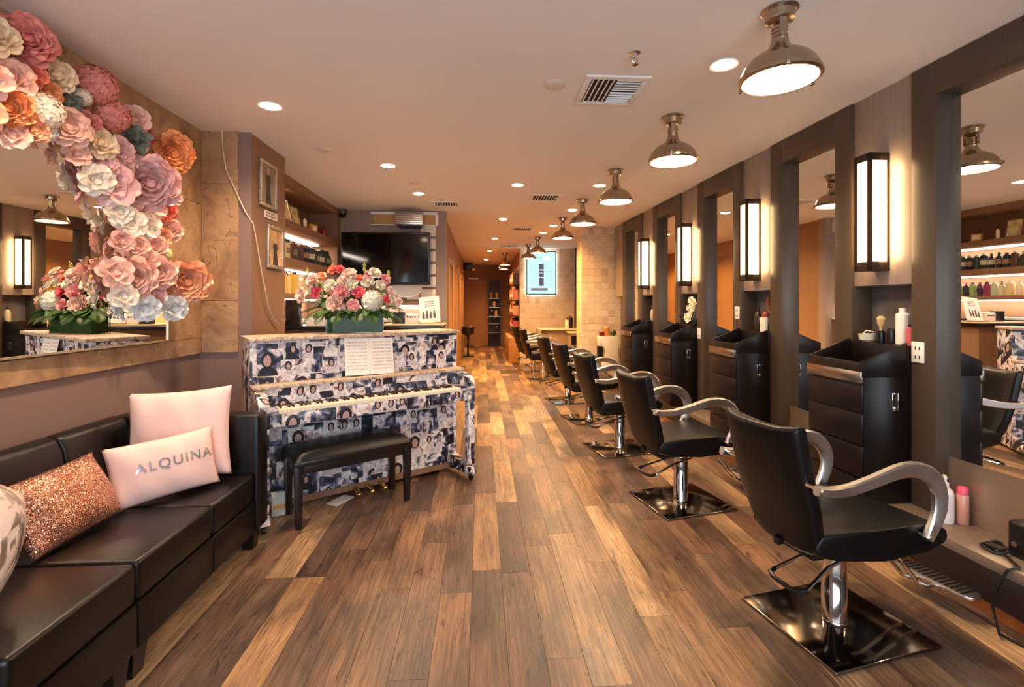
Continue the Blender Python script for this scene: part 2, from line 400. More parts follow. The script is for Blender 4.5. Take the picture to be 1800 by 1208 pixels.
# stone cladding panels on the left wall and on the pier
def stone(parent, axis, a0, a1, z0, z1, pl, th):
    g = 0.0012
    mb = MB()
    if axis == 'y': mb.box(0, th, 0, a1 - a0 - 2 * g, 0, z1 - z0 - 2 * g); loc = (pl, a0 + g, z0 + g)
    else: mb.box(0, a1 - a0 - 2 * g, -th, 0, 0, z1 - z0 - 2 * g); loc = (a0 + g, pl, z0 + g)
    o = mb.build('stone_panel', M_STONE, parent, smooth=False, loc=loc); return o
MY1, MZ0, MZ1 = 3.44, 1.19, 2.42          # mirror right edge, bottom, top
y = 3.34; i = 0
while y > 0.5:
    stone(wl, 'y', max(0.5, y - 0.61), y, 1.07, MZ0, XL, 0.018 + 0.002 * (i % 2)); stone(wl, 'y', max(0.5, y - 0.61), y, MZ1, CEIL, XL, 0.018 + 0.002 * (i % 2)); y -= 0.61; i += 1
for i, (z0, z1) in enumerate([(1.07, 1.19), (1.19, 1.64), (1.64, 2.2), (2.2, CEIL)]): stone(wl, 'y', 3.34, 3.83, z0, z1, XL, 0.018 + 0.002 * (i % 2))
for i, (z0, z1) in enumerate([(1.075, 1.47), (1.47, 1.93), (1.93, 2.36), (2.36, CEIL)]): stone(pier, 'x', XL + 0.02, -1.852, z0, z1, 3.83, 0.016 + 0.002 * (i % 2))

# alcove with shelves behind the pier
XA, XAF, YA1 = -2.36, -1.98, 6.80
struct(bx(XA - 0.1, XA, 4.49, 7.2, 0, CEIL).build('wall_alcove_back', M_BROWN))
struct(bx(XA, XAF, YA1, 6.95, 0, CEIL).build('wall_alcove_end', M_BROWN))
struct(bx(XAF - 0.05, XAF, 4.49, YA1, 2.672, CEIL).build('trim_1', M_BROWN))
sof = struct(bx(XA, XAF - 0.05, 4.49, YA1, 2.672, 2.70).build('trim_2', M_BROWN))
def wall_shelf(z0, z1, label):
    t = thing('wall_shelf', label, 'shelf', (0, 0, z0), 0, 'thick shelves in the alcove')
    bx(XA, XAF, 4.495, YA1 - 0.003, 0, z1 - z0).build('shelf_board', M_BROWN, t, bevel=0.004)
    bx(XA + 0.06, XAF - 0.20, 4.6, YA1 - 0.15, -0.014, -0.001).build('led_strip', M_LED, t)
    return t
wall_shelf(2.226, 2.31, 'thick brown alcove shelf holding picture frames and ornaments, topmost')
wall_shelf(1.834, 1.92, 'thick brown alcove shelf holding a row of dark bottles')
wall_shelf(1.495, 1.55, 'thick brown alcove shelf holding yellow and white bottles, lowest')
# reception rear wall and passage
struct(bx(XA - 0.1, -0.50, 6.95, 7.1, 0, CEIL).build('wall_reception', mat('reception_paint', lin(150, 128, 114), 0.55, spec=0.3)))
struct(bx(-0.65, -0.55, 7.1, Y1, 0, CEIL).build('wall_passage', M_HALL))
struct(bx(-0.66, 1.2, Y1, Y1 + 0.1, 0, CEIL).build('wall_back', M_HALL))
struct(bx(0.92, 2.9, 11.5, 11.62, 0, CEIL).build('wall_tiled_base', M_GROUT))
struct(bx(0.95, 1.05, 11.62, Y1, 0, CEIL).build('wall_passage_right', M_HALL))
# front wall with the shop window behind the camera
fw = MB(); fw.box(-2.44, -1.95, Y0 - 0.12, Y0, 0, CEIL); fw.box(2.25, 3.0, Y0 - 0.12, Y0, 0, CEIL); fw.box(-1.95, 2.25, Y0 - 0.12, Y0, 0, 0.38); fw.box(-1.95, 2.25, Y0 - 0.12, Y0, 2.42, CEIL)
struct(fw.build('wall_front', M_TAUPE))
wf = MB()
for x in (-1.95, -0.55, 0.85, 2.19): wf.box(x, x + 0.06, Y0 - 0.08, Y0 - 0.03, 0.38, 2.42)
wf.box(-1.95, 2.25, Y0 - 0.08, Y0 - 0.03, 0.38, 0.44); wf.box(-1.95, 2.25, Y0 - 0.08, Y0 - 0.03, 2.36, 2.42)
struct(wf.build('window_1', M_BLACK))

# ------------------------------------------------------------------ right wall (turned a little towards the room): local x = -into room, y = along
RT = math.atan(0.028); RO = (2.455, 2.04, 0)
def rthing(name, label, cat, y=0.0, group=None):
    o = thing(name, label, cat, (RO[0] - sin(RT) * y, RO[1] + cos(RT) * y, 0), RT, group); return o
def rloc(off, y, z): return (RO[0] - off * cos(RT) - sin(RT) * y, RO[1] - off * sin(RT) + cos(RT) * y, z)
def rplace(o, y=0.0): o.location = (RO[0] - sin(RT) * y, RO[1] + cos(RT) * y, 0); o.rotation_euler = (0, 0, RT); return o
rplace(struct(bx(0.15, 0.3, -3.4, 9.6, 0, CEIL).build('wall_right', M_NICHE)))
NC0, PITCH, NW, FW = 2.815 - 2.04, 1.285, 0.43, 0.855
# ledge / plinth along the wall
led = rplace(struct(bx(-0.195, 0.15, -1.6, 6.2, 0.262, 0.31).build('trim_3', mat('ledge_laminate', lin(112, 94, 80), 0.35, var=0.1, nscale=(20, 4, 20)), bevel=0.003)))
bx(-0.085, 0.15, -1.6, 6.2, 0.0, 0.262).build('plinth_panel', mat('plinth_dark', lin(50, 36, 32), 0.45), led)
bx(-0.095, -0.085, -1.6, 6.2, 0.0, 0.05).build('base_strip', M_ORANGEW, led)
STN = ['nearest, beside the pump bottle', 'second from the camera', 'third from the camera', 'fourth from the camera', 'farthest, beside the tiled column']
def station(k):
    yn = NC0 - NW / 2 + (k - 1) * PITCH + NW + 0.0      # near edge of frame k (k=0 nearest)
    y0, y1 = yn, yn + FW
    t = rthing('styling_mirror', 'tall mirror in a grey-brown frame on the right wall, ' + STN[k], 'mirror', y0, 'framed mirrors on the right wall')
    pw = 0.145; zl = 2.575
    bx(0, 0.15, 0, pw, 0.31, CEIL - 0.003).build('post', M_GREY, t, bevel=0.003)
    bx(0, 0.15, FW - pw, FW, 0.31, CEIL - 0.003).build('post', M_GREY, t, bevel=0.003)
    bx(0, 0.15, pw, FW - pw, zl, CEIL - 0.003).build('lintel', M_GREY, t, bevel=0.002)
    bx(0.076, 0.148, pw, FW - pw, 0.625, zl).build('mirror_glass', M_MIRROR, t, smooth=False)['label'] = 'clear mirror glass'
    bx(0.072, 0.148, pw, FW - pw, 0.31, 0.624).build('kick_panel', M_KICK, t, smooth=False)['label'] = 'brushed metal panel under the mirror'
    return t
for k in range(5): station(k)
NICHE = ['nearest the camera', 'second from the camera', 'third from the camera', 'beside the farthest mirror but one', 'touching the tiled column']
def sconce_panel(k):
    yc = NC0 + k * PITCH
    t = rthing('wall_panel', 'smooth grey upper wall panel behind a lit sconce, ' + NICHE[k] if k < 4 else 'narrow grey upper wall panel touching the tiled column', 'panel', yc, 'upper panels between the mirrors')
    hw = NW / 2 - 0.002 + (0.0 if k < 4 else 0.0)
    bx(0.018, 0.149, -hw, hw, 1.56, CEIL - 0.003).build('panel_face', M_GREYL, t, bevel=0.002)
    bx(0.06, 0.149, -hw, hw, 1.552, 1.5595).build('panel_underside', M_NICHE, t)
    if k == 4: return
    s = rthing('wall_sconce', 'tall lit box sconce with dark frame, ' + ['nearest the camera', 'second along the wall', 'third along the wall', 'farthest, smallest in view'][k], 'sconce', yc, 'box sconces between the mirrors')
    zb, zt, h, d0 = 1.645, 2.355, 0.058, -0.115
    b = MB(); e = 0.02
    b.box(d0, 0.018, -h, h, zb, zb + 0.055); b.box(d0, 0.018, -h, h, zt - 0.045, zt)
    for yy in (-h, h - e): b.box(d0, d0 + e, yy, yy + e, zb, zt); b.box(0.0, 0.018, yy, yy + e, zb, zt)
    b.build('frame', mat('sconce_bronze', lin(58, 42, 30), 0.4, 0.4), s, bevel=0.002)
    bx(d0 + 0.004, 0.002, -h + 0.004, h - 0.004, zb + 0.05, zt - 0.04).build('glowing_panel', M_SCON, s, smooth=False)
    for yy in (-0.075, 0.075):
        lo = light('AREA', 'lamp_light', (-0.055, yy, 2.0), 2.0, (1.0, 0.62, 0.28), s, shape='RECTANGLE', size=0.6, size_y=0.03); lo.rotation_euler = (0, -pi / 2, 0)  # unseen area lights added beside the box to spread its glow on the wall
for k in range(5): sconce_panel(k)

def cabinet(k):
    yc = NC0 + k * PITCH
    t = rthing('drawer_cabinet', 'dark espresso station cabinet with sloped tray top, ' + ['nearest the camera', 'second along the wall', 'third along the wall', 'farthest along the wall'][k], 'cabinet', yc, 'station cabinets between the mirrors')
    hw = 0.212; F = -0.3; B = 0.145
    hw2 = hw
    b = MB()
    b.box(F + 0.014, -0.003, -hw, hw, 0.315, 1.03); b.box(-0.003, B, -hw2, hw2, 0.315, 1.03)
    b.build('body', M_ESP, t, bevel=0.002)
    tr = MB()
    for yy in (-hw, hw - 0.016): tr.prism([(F, 1.03), (-0.02, 1.03), (-0.02, 1.225), (F, 1.115)], yy, yy + 0.016)
    tr.box(F, F + 0.016, -hw + 0.016, hw - 0.016, 1.03, 1.113)
    tr.box(F + 0.016, -0.02, -hw + 0.016, hw - 0.016, 1.03, 1.045)
    tr.build('tray', M_ESP, t, bevel=0.002)
    bx(-0.019, B, -hw2, hw2, 1.031, 1.205).build('rear_shelf', M_ESP, t, bevel=0.002)
    zs = [(0.83, 0.985), (0.645, 0.822), (0.46, 0.637), (0.325, 0.452)]
    for z0, z1 in zs: bx(F - 0.004, F + 0.013, -hw + 0.002, hw - 0.002, z0, z1).build('drawer_front', M_ESP, t, bevel=0.003)
    bx(F - 0.016, F + 0.012, -hw + 0.001, hw - 0.001, 0.998, 1.062).build('handle_bar', M_STEEL, t, bevel=0.002)
    hb = MB(); 
    hb.box(-0.12, -0.112, -hw - 0.006, -hw, 0.84, 0.94); hb.box(-0.085, -0.077, -hw - 0.006, -hw, 0.84, 0.94); hb.box(-0.112, -0.085, -hw - 0.006, -hw, 0.84, 0.862); hb.box(-0.112, -0.085, -hw - 0.006, -hw, 0.93, 0.94)
    hb.build('tool_holder', M_CHROME, t, bevel=0.002)
    return t
for k in range(4): cabinet(k)

# ------------------------------------------------------------------ tiled column and tiled wall
TS = 0.1205
tm = bx(-TS / 2 + 0.004, TS / 2 - 0.004, -0.006, 0, -TS / 2 + 0.004, TS / 2 - 0.004).mesh('tile', M_TILE, bevel=0.002, seg=1, smooth=False)
colm = struct(bx(1.735, 2.6, 8.318, 8.72, 0, CEIL).build('wall_column', M_GROUT))
for r in range(23):
    z = TS * (r + 0.5)
    if z + TS / 2 > CEIL + 0.03: continue
    if z + TS / 2 > CEIL: z = CEIL - TS / 2
    for c in range(6): inst('tile', tm, colm, (1.732 + TS * (c + 0.5), 8.318, z))
    for c in range(3): inst('tile', tm, colm, (1.735, 8.318 + 0.02 + TS * (c + 0.5), z), (0, 0, -pi / 2))
tw = bpy.data.objects['wall_tiled_base']; tw.name = 'wall_tiled'
for r in range(23):
    z = min(TS * (r + 0.5), CEIL - TS / 2)
    for c in range(11): inst('tile', tm, tw, (0.922 + TS * (c + 0.5), 11.5, z))

# ------------------------------------------------------------------ left wall mirror
LMR = radians(-1.9); LML = 1.647; MH = MZ1 - MZ0
lm = thing('wall_mirror', 'large rectangular wall mirror above the leather sofa', 'mirror', (XL + 0.003, 1.7, MZ0 + 0.008), LMR)
bx(0.002, 0.012, 0.0, LML - 0.012, 0.01, MH - 0.01).build('mirror_glass', M_MIRROR, lm, smooth=False)
fr = MB(); fr.box(0.0, 0.02, LML - 0.012, LML, 0, MH); fr.box(0.0, 0.02, 0.0, LML - 0.012, 0, 0.01); fr.box(0.0, 0.02, 0.0, LML - 0.012, MH - 0.01, MH)
fr.build('frame', mat('mirror_edge', lin(196, 170, 140), 0.3, 0.6), lm)
MB().prism([(-0.001, 0.05), (-0.001, LML), (-0.05, LML)], 0.005, MH - 0.005, axis='z').build('backing_wedge', M_BROWN, lm)

# ------------------------------------------------------------------ ceiling fixtures
def down_mesh():
    b = MB(); b.lathe([(0.062, -0.004), (0.075, -0.006), (0.078, -0.001), (0.078, 0.0)], 24, cap=False); return b.mesh('trim_ring', M_WHITE)
RING = down_mesh(); LENS = MB().lathe([(0.001, -0.016), (0.03, -0.014), (0.052, -0.008), (0.062, -0.003), (0.062, 0.0)], 24, cap=False).mesh('lens', M_DOWN)
DL = [(-1.48, 2.05, 'nearest the flower garland at the frame top'), (-1.398, 3.304, 'above the big pink cushion'), (-0.886, 4.667, 'above the piano flowers'), (-0.745, 5.828, 'in front of the black television'),
      (0.402, 5.339, 'alone over the middle of the floor'), (1.33, 2.575, 'between the two nearest dome lamps'), (1.314, 5.307, 'beside the third dome lamp'), (1.275, 6.72, 'beside the fourth dome lamp'),
      (0.34, 7.517, 'first over the passage mouth'), (1.214, 8.1, 'just beyond the fifth dome lamp'), (1.15, 8.95, 'before the two farthest dome lamps'), (0.275, 9.77, 'second over the passage'), (0.209, 12.114, 'third over the passage'), (0.146, 14.48, 'last over the passage')]
for x, y, lb in DL:
    t = thing('recessed_light', 'round recessed ceiling light ' + lb, 'ceiling light', (x, y, CEIL), 0, 'recessed ceiling lights')
    inst('trim_ring', RING, t); inst('lens', LENS, t)
    l = light('SPOT', 'lamp_light', (0, 0, -0.03), P_SPOT * (2.6 if y > 9.5 else 2.6 if y > 7.7 else 0.8 if y < 2.3 else 1.0), WARM if y > 7.7 else WARM2, t, spot_size=radians(140), spot_blend=1.0, shadow_soft_size=0.05)
def pendant_proto():
    t = thing('dome_lamp', '', 'lamp', (0, 0, CEIL), 0, 'row of dome ceiling lamps')
    MB().lathe([(0.074, 0), (0.078, -0.006), (0.074, -0.012), (0.064, -0.016), (0.060, -0.05), (0.045, -0.056), (0.012, -0.058)], 28).build('ceiling_plate', M_NICKEL, t)
    b = MB()
    for s in (-1, 1): b.prism([(-0.014, -0.05), (0.014, -0.05), (0.014, -0.125), (0.007, -0.135), (-0.007, -0.135), (-0.014, -0.125)], s * 0.040 - 0.003, s * 0.040 + 0.003)
    b.cyl((0, -0.048, -0.12), (0, 0.048, -0.12), 0.006, 8)
    b.build('bracket', M_NICKEL, t)
    MB().lathe([(0.020, -0.055), (0.030, -0.075), (0.034, -0.080), (0.034, -0.092), (0.030, -0.094), (0.034, -0.097), (0.034, -0.109), (0.030, -0.111), (0.034, -0.114), (0.034, -0.126), (0.030, -0.128), (0.036, -0.132), (0.036, -0.15), (0.03, -0.152)], 24).build('socket_housing', M_NICKEL, t)
    sh = [(0.038, -0.148), (0.044, -0.165), (0.060, -0.185), (0.066, -0.192), (0.092, -0.203), (0.122, -0.224), (0.146, -0.252), (0.160, -0.282), (0.163, -0.292), (0.168, -0.296), (0.169, -0.312), (0.162, -0.318)]
    inn = [(r - 0.004, z) for r, z in reversed(sh)]
    MB().lathe(sh + [(0.153, -0.318), (0.153, -0.30)] + [(0.145, -0.285), (0.10, -0.22), (0.04, -0.17)], 40, cap=False).build('shade', M_NICKEL, t)
    for a in (20, 140, 260):
        MB().box(0.160, 0.178, -0.008, 0.008, -0.322, -0.288, Matrix.Rotation(radians(a), 4, 'Z')).build('rim_clip', M_NICKEL, t, bevel=0.002)
    MB().lathe([(0.001, -0.309), (0.1, -0.308), (0.1525, -0.302)], 40, cap=False).build('glass_lens', M_LENS, t)
    light('SPOT', 'lamp_light', (0, 0, -0.33), P_PEND, (1.0, 0.66, 0.36), t, spot_size=radians(150), spot_blend=0.8, shadow_soft_size=0.12)
    return t
pend = pendant_proto()
PD = [(1.329, 2.078, 'above the nearest salon chair'), (1.342, 3.317, 'second from the camera'), (1.316, 4.676, 'third from the camera'), (1.275, 6.03, 'fourth from the camera'), (1.246, 7.36, 'fifth, in front of the tiled column'), (1.117, 9.55, 'sixth, overlapping the menu screen'), (1.05, 10.75, 'seventh, just before the tiled wall')]
for i, (x, y, lb) in enumerate(PD):
    o = pend if i == 0 else copy_tree(pend)
    o.location = (x, y, CEIL); o.rotation_euler = (0, 0, radians(-12 - 4 * i)); o['label'] = 'brushed nickel dome ceiling lamp, ' + lb
for x, y, lb in [(0.62, 12.6, 'in the passage near the product racks'), (0.66, 14.2, 'deepest in the passage')]:
    o = copy_tree(pend); o.location = (x, y, CEIL); o['label'] = 'brushed nickel dome ceiling lamp ' + lb
# air vents
def vent(x, y, wdt, dep, label, nsl):
    t = thing('air_vent', label, 'vent', (x, y, CEIL), 0, 'white ceiling air vents')
    hw, hd, f = wdt / 2, dep / 2, 0.038
    b = MB()
    for s, (xa, xb, ya, yb) in enumerate([(-hw, hw, -hd, -hd + f), (-hw, hw, hd - f, hd), (-hw, -hw + f, -hd + f, hd - f), (hw - f, hw, -hd + f, hd - f)]): b.box(xa, xb, ya, yb, -0.014, -0.001)
    b.build('frame', M_WHITE, t, bevel=0.004)
    bx(-hw + f, hw - f, -hd + f, hd - f, -0.003, -0.001).build('dark_core', mat('vent_dark', lin(40, 28, 24), 0.8), t)
    iw, idp = hw - f, hd - f
    if nsl == 'L':
        for k in range(5):
            s = 2 * iw * (k + 0.5) / 10
            MB().box(-0.004, 0.004, 0, 2 * idp - 2 * s * 0, -0.014, -0.004, Matrix.Translation((-iw + s, -idp, 0)) @ Matrix.Rotation(radians(25), 4, 'Y')).build('slat', M_WHITE, t)
        for k in range(10):
            yy = -idp + 2 * idp * (k + 0.5) / 10
            MB().box(0, iw * (1.0 if k % 2 else 0.98), -0.004, 0.004, -0.014, -0.004, Matrix.Translation((0.0, yy, 0)) @ Matrix.Rotation(radians(25 if k > 4 else -35), 4, 'X')).build('slat', M_WHITE, t)
    else:
        for k in range(nsl):
            xx = -iw + 2 * iw * (k + 0.5) / nsl
            MB().box(-0.005, 0.005, -idp, idp, -0.013, -0.004, Matrix.Translation((xx, 0, 0)) @ Matrix.Rotation(radians(28), 4, 'Y')).build('slat', M_WHITE, t)
vent(0.794, 2.93, 0.38, 0.40, 'square white ceiling vent with slats turning a corner, nearest', 'L')
vent(0.78, 5.949, 0.38, 0.38, 'white slatted ceiling vent over the middle of the salon', 9)
vent(-0.471, 6.406, 0.38, 0.30, 'white slatted ceiling vent right of the television', 9)
vent(0.719, 8.471, 0.38, 0.34, 'white slatted ceiling vent before the passage lamps', 8)
vent(0.634, 11.0, 0.40, 0.36, 'white slatted ceiling vent left of the menu screen', 8)
M_SPK = mat('speaker_cream', lin(222, 206, 190), 0.6)
for x, y, lb in [(0.438, 2.87, 'beside the nearest air vent'), (-1.327, 4.217, 'above the pier with pictures'), (-0.722, 5.309, 'between two left recessed lights')]:
    t = thing('ceiling_speaker', 'flat round cream ceiling disc ' + lb, 'speaker', (x, y, CEIL), 0, 'round ceiling discs')
    MB().lathe([(0.064, 0), (0.066, -0.004), (0.060, -0.008), (0.052, -0.009)], 28).build('cover_ring', M_SPK, t)
    MB().lathe([(0.05, -0.0085), (0.046, -0.012), (0.001, -0.013)], 28).build('grille', M_SPK, t)
def sprinkler(x, y, lb):
    t = thing('sprinkler_head', lb, 'sprinkler', (x, y, CEIL), 0)
    MB().lathe([(0.028, 0), (0.03, -0.004), (0.012, -0.008), (0.009, -0.03), (0.006, -0.032)], 16).build('collar', M_CHROME, t)
    b = MB(); b.tube([(-0.008, 0, -0.03), (-0.014, 0, -0.045), (0, 0, -0.062)], 0.003, 6); b.tube([(0.008, 0, -0.03), (0.014, 0, -0.045), (0, 0, -0.062)], 0.003, 6)
    b.build('frame_arms', M_CHROME, t)
    MB().lathe([(0.018, -0.062), (0.018, -0.065), (0.002, -0.066)], 16).build('deflector', M_CHROME, t)
sprinkler(0.80, 2.479, 'small chrome sprinkler head in front of the nearest vent')
sprinkler(0.235, 11.3, 'small sprinkler head over the passage')

# ------------------------------------------------------------------ salon chairs
def sgn(v, p): return (1 if v >= 0 else -1) * abs(v) ** p
def chair_proto():
    t = thing('salon_chair', '', 'chair', group='black salon chairs in a row')
    bx(-0.285, 0.285, -0.255, 0.255, 0.001, 0.014).build('base_plate', M_PLATE, t, bevel=0.005, seg=3)
    b = MB().lathe([(0.052, 0.014), (0.054, 0.02), (0.051, 0.026), (0.051, 0.15), (0.0495, 0.152), (0.0495, 0.34), (0.03, 0.345), (0.03, 0.38)], 32); b.build('post', M_CHROME, t)
    b = MB()
    P = [(0.03, 0.055, 0.315), (-0.12, 0.05, 0.30), (-0.30, 0.03, 0.275), (-0.335, 0.02, 0.27), (-0.35, -0.01, 0.268), (-0.35, -0.10, 0.266), (-0.335, -0.13, 0.266), (-0.30, -0.135, 0.27), (-0.12, -0.075, 0.305), (0.05, -0.058, 0.33)]
    b.tube(P, 0.0075, 8); lv = b.build('pump_lever', M_CHROME, t)
    MB().tube(P[2:8], 0.0105, 8).build('grip', M_BLACK, lv)
    # seat
    prof = [(-0.27, 0.508), (-0.12, 0.518), (0.05, 0.524), (0.2, 0.526), (0.28, 0.518), (0.332, 0.49), (0.342, 0.455), (0.32, 0.415), (0.22, 0.388), (0.0, 0.376), (-0.2, 0.382), (-0.275, 0.402), (-0.296, 0.44), (-0.29, 0.472)]
    prof = [(a, z if z > 0.43 else z + 0.015) for a, z in prof]; sb_ = MB().prism(prof, -0.245, 0.245)
    sb_.v = [(x, y * min(1.0, 0.70 + 0.9 * max(0.0, x + 0.30)), z) for x, y, z in sb_.v]
    sb_.build('seat', M_LEATHER, t, bevel=0.018, seg=3, ang=60)
    # backrest
    rg = []; zs = [0.405, 0.412, 0.43, 0.47, 0.53, 0.60, 0.68, 0.76, 0.84, 0.90, 0.94, 0.957, 0.962]
    for i, z in enumerate(zs):
        u = (z - 0.405) / 0.557
        wv = 0.15 + 0.05 * min(1, u / 0.4) ** 0.7
        th = 0.034 * (0.35 if i in (0, len(zs) - 1) else 0.8 if i in (1, len(zs) - 2) else 1.0)
        wv *= 0.97 if i in (0, len(zs) - 1) else 1.0
        a0 = -0.275 - 0.15 * u - 0.012 * sin(pi * u)
        rg.append([(a0 + th * sgn(sin(q), 0.3) + 0.03 * (sgn(cos(q), 0.4)) ** 2, wv * sgn(cos(q), 0.3), z - 0.02 * u * (1 - sgn(cos(q), 0.4) ** 2)) for q in [2 * pi * k / 40 + 0.05 for k in range(40)]])
    br = MB().rings(rg).build('backrest', M_LEATHER, t, ang=70)
    MB().box(-0.325, -0.295, -0.012, 0.012, 0.40, 0.43).build('recline_bracket', M_BLACK, br)
    bx(-0.24, 0.1, -0.11, 0.11, 0.362, 0.385).build('seat_frame', M_BLACK, t, bevel=0.01)
    # arms
    for s in (-1, 1):
        ctrl = [(-0.30, 0.735, 0.036), (-0.24, 0.722, 0.040), (-0.14, 0.722, 0.046), (-0.02, 0.742, 0.050), (0.10, 0.768, 0.056), (0.19, 0.772, 0.062), (0.27, 0.750, 0.068), (0.325, 0.700, 0.072), (0.345, 0.64, 0.070), (0.335, 0.58, 0.062), (0.305, 0.525, 0.050), (0.27, 0.478, 0.036)]
        ctrl = [(a - 0.09, z, q) for a, z, q in ctrl]; pts = []
        for i in range(len(ctrl) - 1):
            for q in (0, 0.5):
                p0, p1, p2, p3 = (Vector(ctrl[max(0, min(len(ctrl) - 1, i + d))]) for d in (-1, 0, 1, 2))
                pts.append(0.5 * ((2 * p1) + (p2 - p0) * q + (2 * p0 - 5 * p1 + 4 * p2 - p3) * q * q + (3 * p1 - p0 - 3 * p2 + p3) * q ** 3))
        pts.append(Vector(ctrl[-1])); rg = []
        yc = s * 0.263
        for i, p in enumerate(pts):
            d = (pts[min(i + 1, len(pts) - 1)] - pts[max(i - 1, 0)]); n = Vector((-d.y, d.x)).normalized(); hh = p.z / 2; ww = 0.017
            rg.append([(p.x + n.x * hh * c, yc + ww * e, p.y + n.y * hh * c) for c, e in ((1, -0.6), (1, 0.6), (0.75, 1), (-0.75, 0.8), (-1, 0.4), (-1, -0.4), (-0.75, -0.8), (0.75, -1))])
        ar = MB().rings(rg).build('armrest', M_ALU, t, ang=40); ar['label'] = 'curved brushed aluminium armrest'
        for a, z in ((-0.375, 0.734), (0.186, 0.487)): MB().cyl((a, yc + s * 0.012, z), (a, yc + s * 0.021, z), 0.010, 12).build('bolt', M_CHROME, ar)
        MB().cyl((-0.365, s * 0.17, 0.734), (-0.365, yc, 0.734), 0.009, 8).build('spacer', M_CHROME, ar); MB().cyl((0.186, s * 0.225, 0.487), (0.186, yc, 0.487), 0.009, 8).build('spacer', M_CHROME, ar)
    # footrest
    b = MB()
    for yy in (-0.035, 0.035): b.tube([(0.18, yy, 0.385), (0.27, yy, 0.36), (0.36, yy, 0.24), (0.46, yy, 0.13), (0.53, yy, 0.10), (0.60, yy, 0.105)], 0.009, 8)
    fb = b.build('footrest_bars', M_CHROME, t)
    pr = []
    for a in range(24):
        q = 2 * pi * a / 24; pr.append((0.61 + 0.058 * sgn(sin(q), 0.6), 0.19 * sgn(cos(q), 0.5)))
    fp = MB().prism(pr, 0.105, 0.122, axis='z').build('footrest_plate', M_ALU, t, bevel=0.004)
    rb = MB()
    for k in range(14): yy = -0.15 + 0.3 * k / 13; rb.box(0.565, 0.655, yy - 0.005, yy + 0.005, 0.122, 0.126)
    rb.build('ribs', M_STEEL, fp)
    return t
ch = chair_proto()
CH = [(1.60, 2.10, 12, 'nearest the camera'), (1.455, 3.45, 13, 'second from the camera'), (1.375, 4.74, 13, 'third from the camera'), (1.345, 5.98, 12, 'fourth from the camera'), (1.285, 7.12, 12, 'fifth from the camera'), (1.18, 9.25, 8, 'sixth, before the white desk'), (1.125, 10.4, 14, 'farthest, against the tiled wall')]
for i, (x, y, a, lb) in enumerate(CH):
    o = ch if i == 0 else copy_tree(ch)
    o.location = (x, y, 0); o.rotation_euler = (0, 0, radians(a)); o['label'] = 'black leather salon chair with aluminium arms, ' + lb

# ------------------------------------------------------------------ sofa
SF, SB, SY0, SA0, SA1 = -1.31, -2.12, 1.42, 2.90, 3.03
sofa = thing('leather_sofa', 'dark brown leather bench sofa under the mirror with one arm', 'sofa', (0, 0, 0))
ys = [SY0, 1.935, 2.455, SA0]
for i in range(3):
    a, b_ = ys[i] + 0.003, ys[i + 1] - 0.003
    bx(SB + 0.16, SF, a, b_, 0.305, 0.462).build('seat_cushion', M_SOFA, sofa, bevel=0.022, seg=4, ang=60)
    bx(SB, SF + 0.003, a, b_, 0.125, 0.303).build('base', M_SOFA, sofa, bevel=0.008, seg=2)
    pr = [(SB + 0.005, 0.305), (SB + 0.175, 0.305), (SB + 0.165, 0.46), (SB + 0.125, 0.74), (SB + 0.095, 0.80), (SB + 0.05, 0.815), (SB + 0.005, 0.80)]
    MB().prism(pr, a, b_).build('back_cushion', M_SOFA, sofa, bevel=0.02, seg=3, ang=60)
bx(SB + 0.003, SF + 0.02, SA0 + 0.002, SA1, 0.125, 0.80).build('arm', M_SOFA, sofa, bevel=0.025, seg=4, ang=60)
for (x, y) in [(SF - 0.06, SA1 - 0.07), (SF - 0.06, 1.98), (SF - 0.06, 1.88), (SB + 0.1, SA1 - 0.07), (SB + 0.1, 1.5), (SF - 0.06, 1.48)]:
    MB().rings([[(x + sx * 0.03, y + sy * 0.03, 0.001) for sx, sy in ((-1, -1), (1, -1), (1, 1), (-1, 1))], [(x + sx * 0.042, y + sy * 0.042, 0.125) for sx, sy in ((-1, -1), (1, -1), (1, 1), (-1, 1))]]).build('foot', M_BWOOD, sofa)

def pillow_fn(w, h, T, pinch=0.06):
    def f(u, v, side):
        a, b = u * 2 - 1, v * 2 - 1
        if pinch < 0: k_ = -pinch; return (w / 2 * a * math.sqrt(1 - k_ * b * b / 2), -side * T * max(0.0, 1 - abs(a) ** 2.6) ** 0.5 * max(0.0, 1 - abs(b) ** 2.6) ** 0.5, h / 2 * b * math.sqrt(1 - k_ * a * a / 2))
        e = max(0.0, (1 - abs(a) ** 2.6)) ** 0.55 * max(0.0, (1 - abs(b) ** 2.6)) ** 0.55
        x = w / 2 * a * (1 - pinch * (1 - b * b)); z = h / 2 * b * (1 - pinch * (1 - a * a))
        wr = 0.006 * sin(9 * a + 3 * b) * (1 - e) * e * 4
        return (x, -side * (T * e + wr) if e > 0 else 0.0, z)
    return f
def pillow(name, label, m, w, h, T, loc, rz, tilt, roll=0.0, group='cushions on the sofa', pinch=0.06):
    f = pillow_fn(w, h, T, pinch); n = 30; b = MB()
    b.grid(lambda u, v: f(u, v, 1), n, n); b.grid(lambda u, v: f(u, v, -1), n, n)
    me = b.mesh(name, m, smooth=True, ang=180)
    bm = bmesh.new(); bm.from_mesh(me); bmesh.ops.remove_doubles(bm, verts=bm.verts, dist=1e-5); bmesh.ops.recalc_face_normals(bm, faces=bm.faces); bm.to_mesh(me); bm.free()
    o = inst(name, me); o.rotation_mode = 'XYZ'
    o.matrix_world = Matrix.Translation(loc) @ Matrix.Rotation(rz, 4, 'Z') @ Matrix.Rotation(tilt, 4, 'X') @ Matrix.Rotation(roll, 4, 'Y')
    tag(o, label, 'cushion', group); return o, f
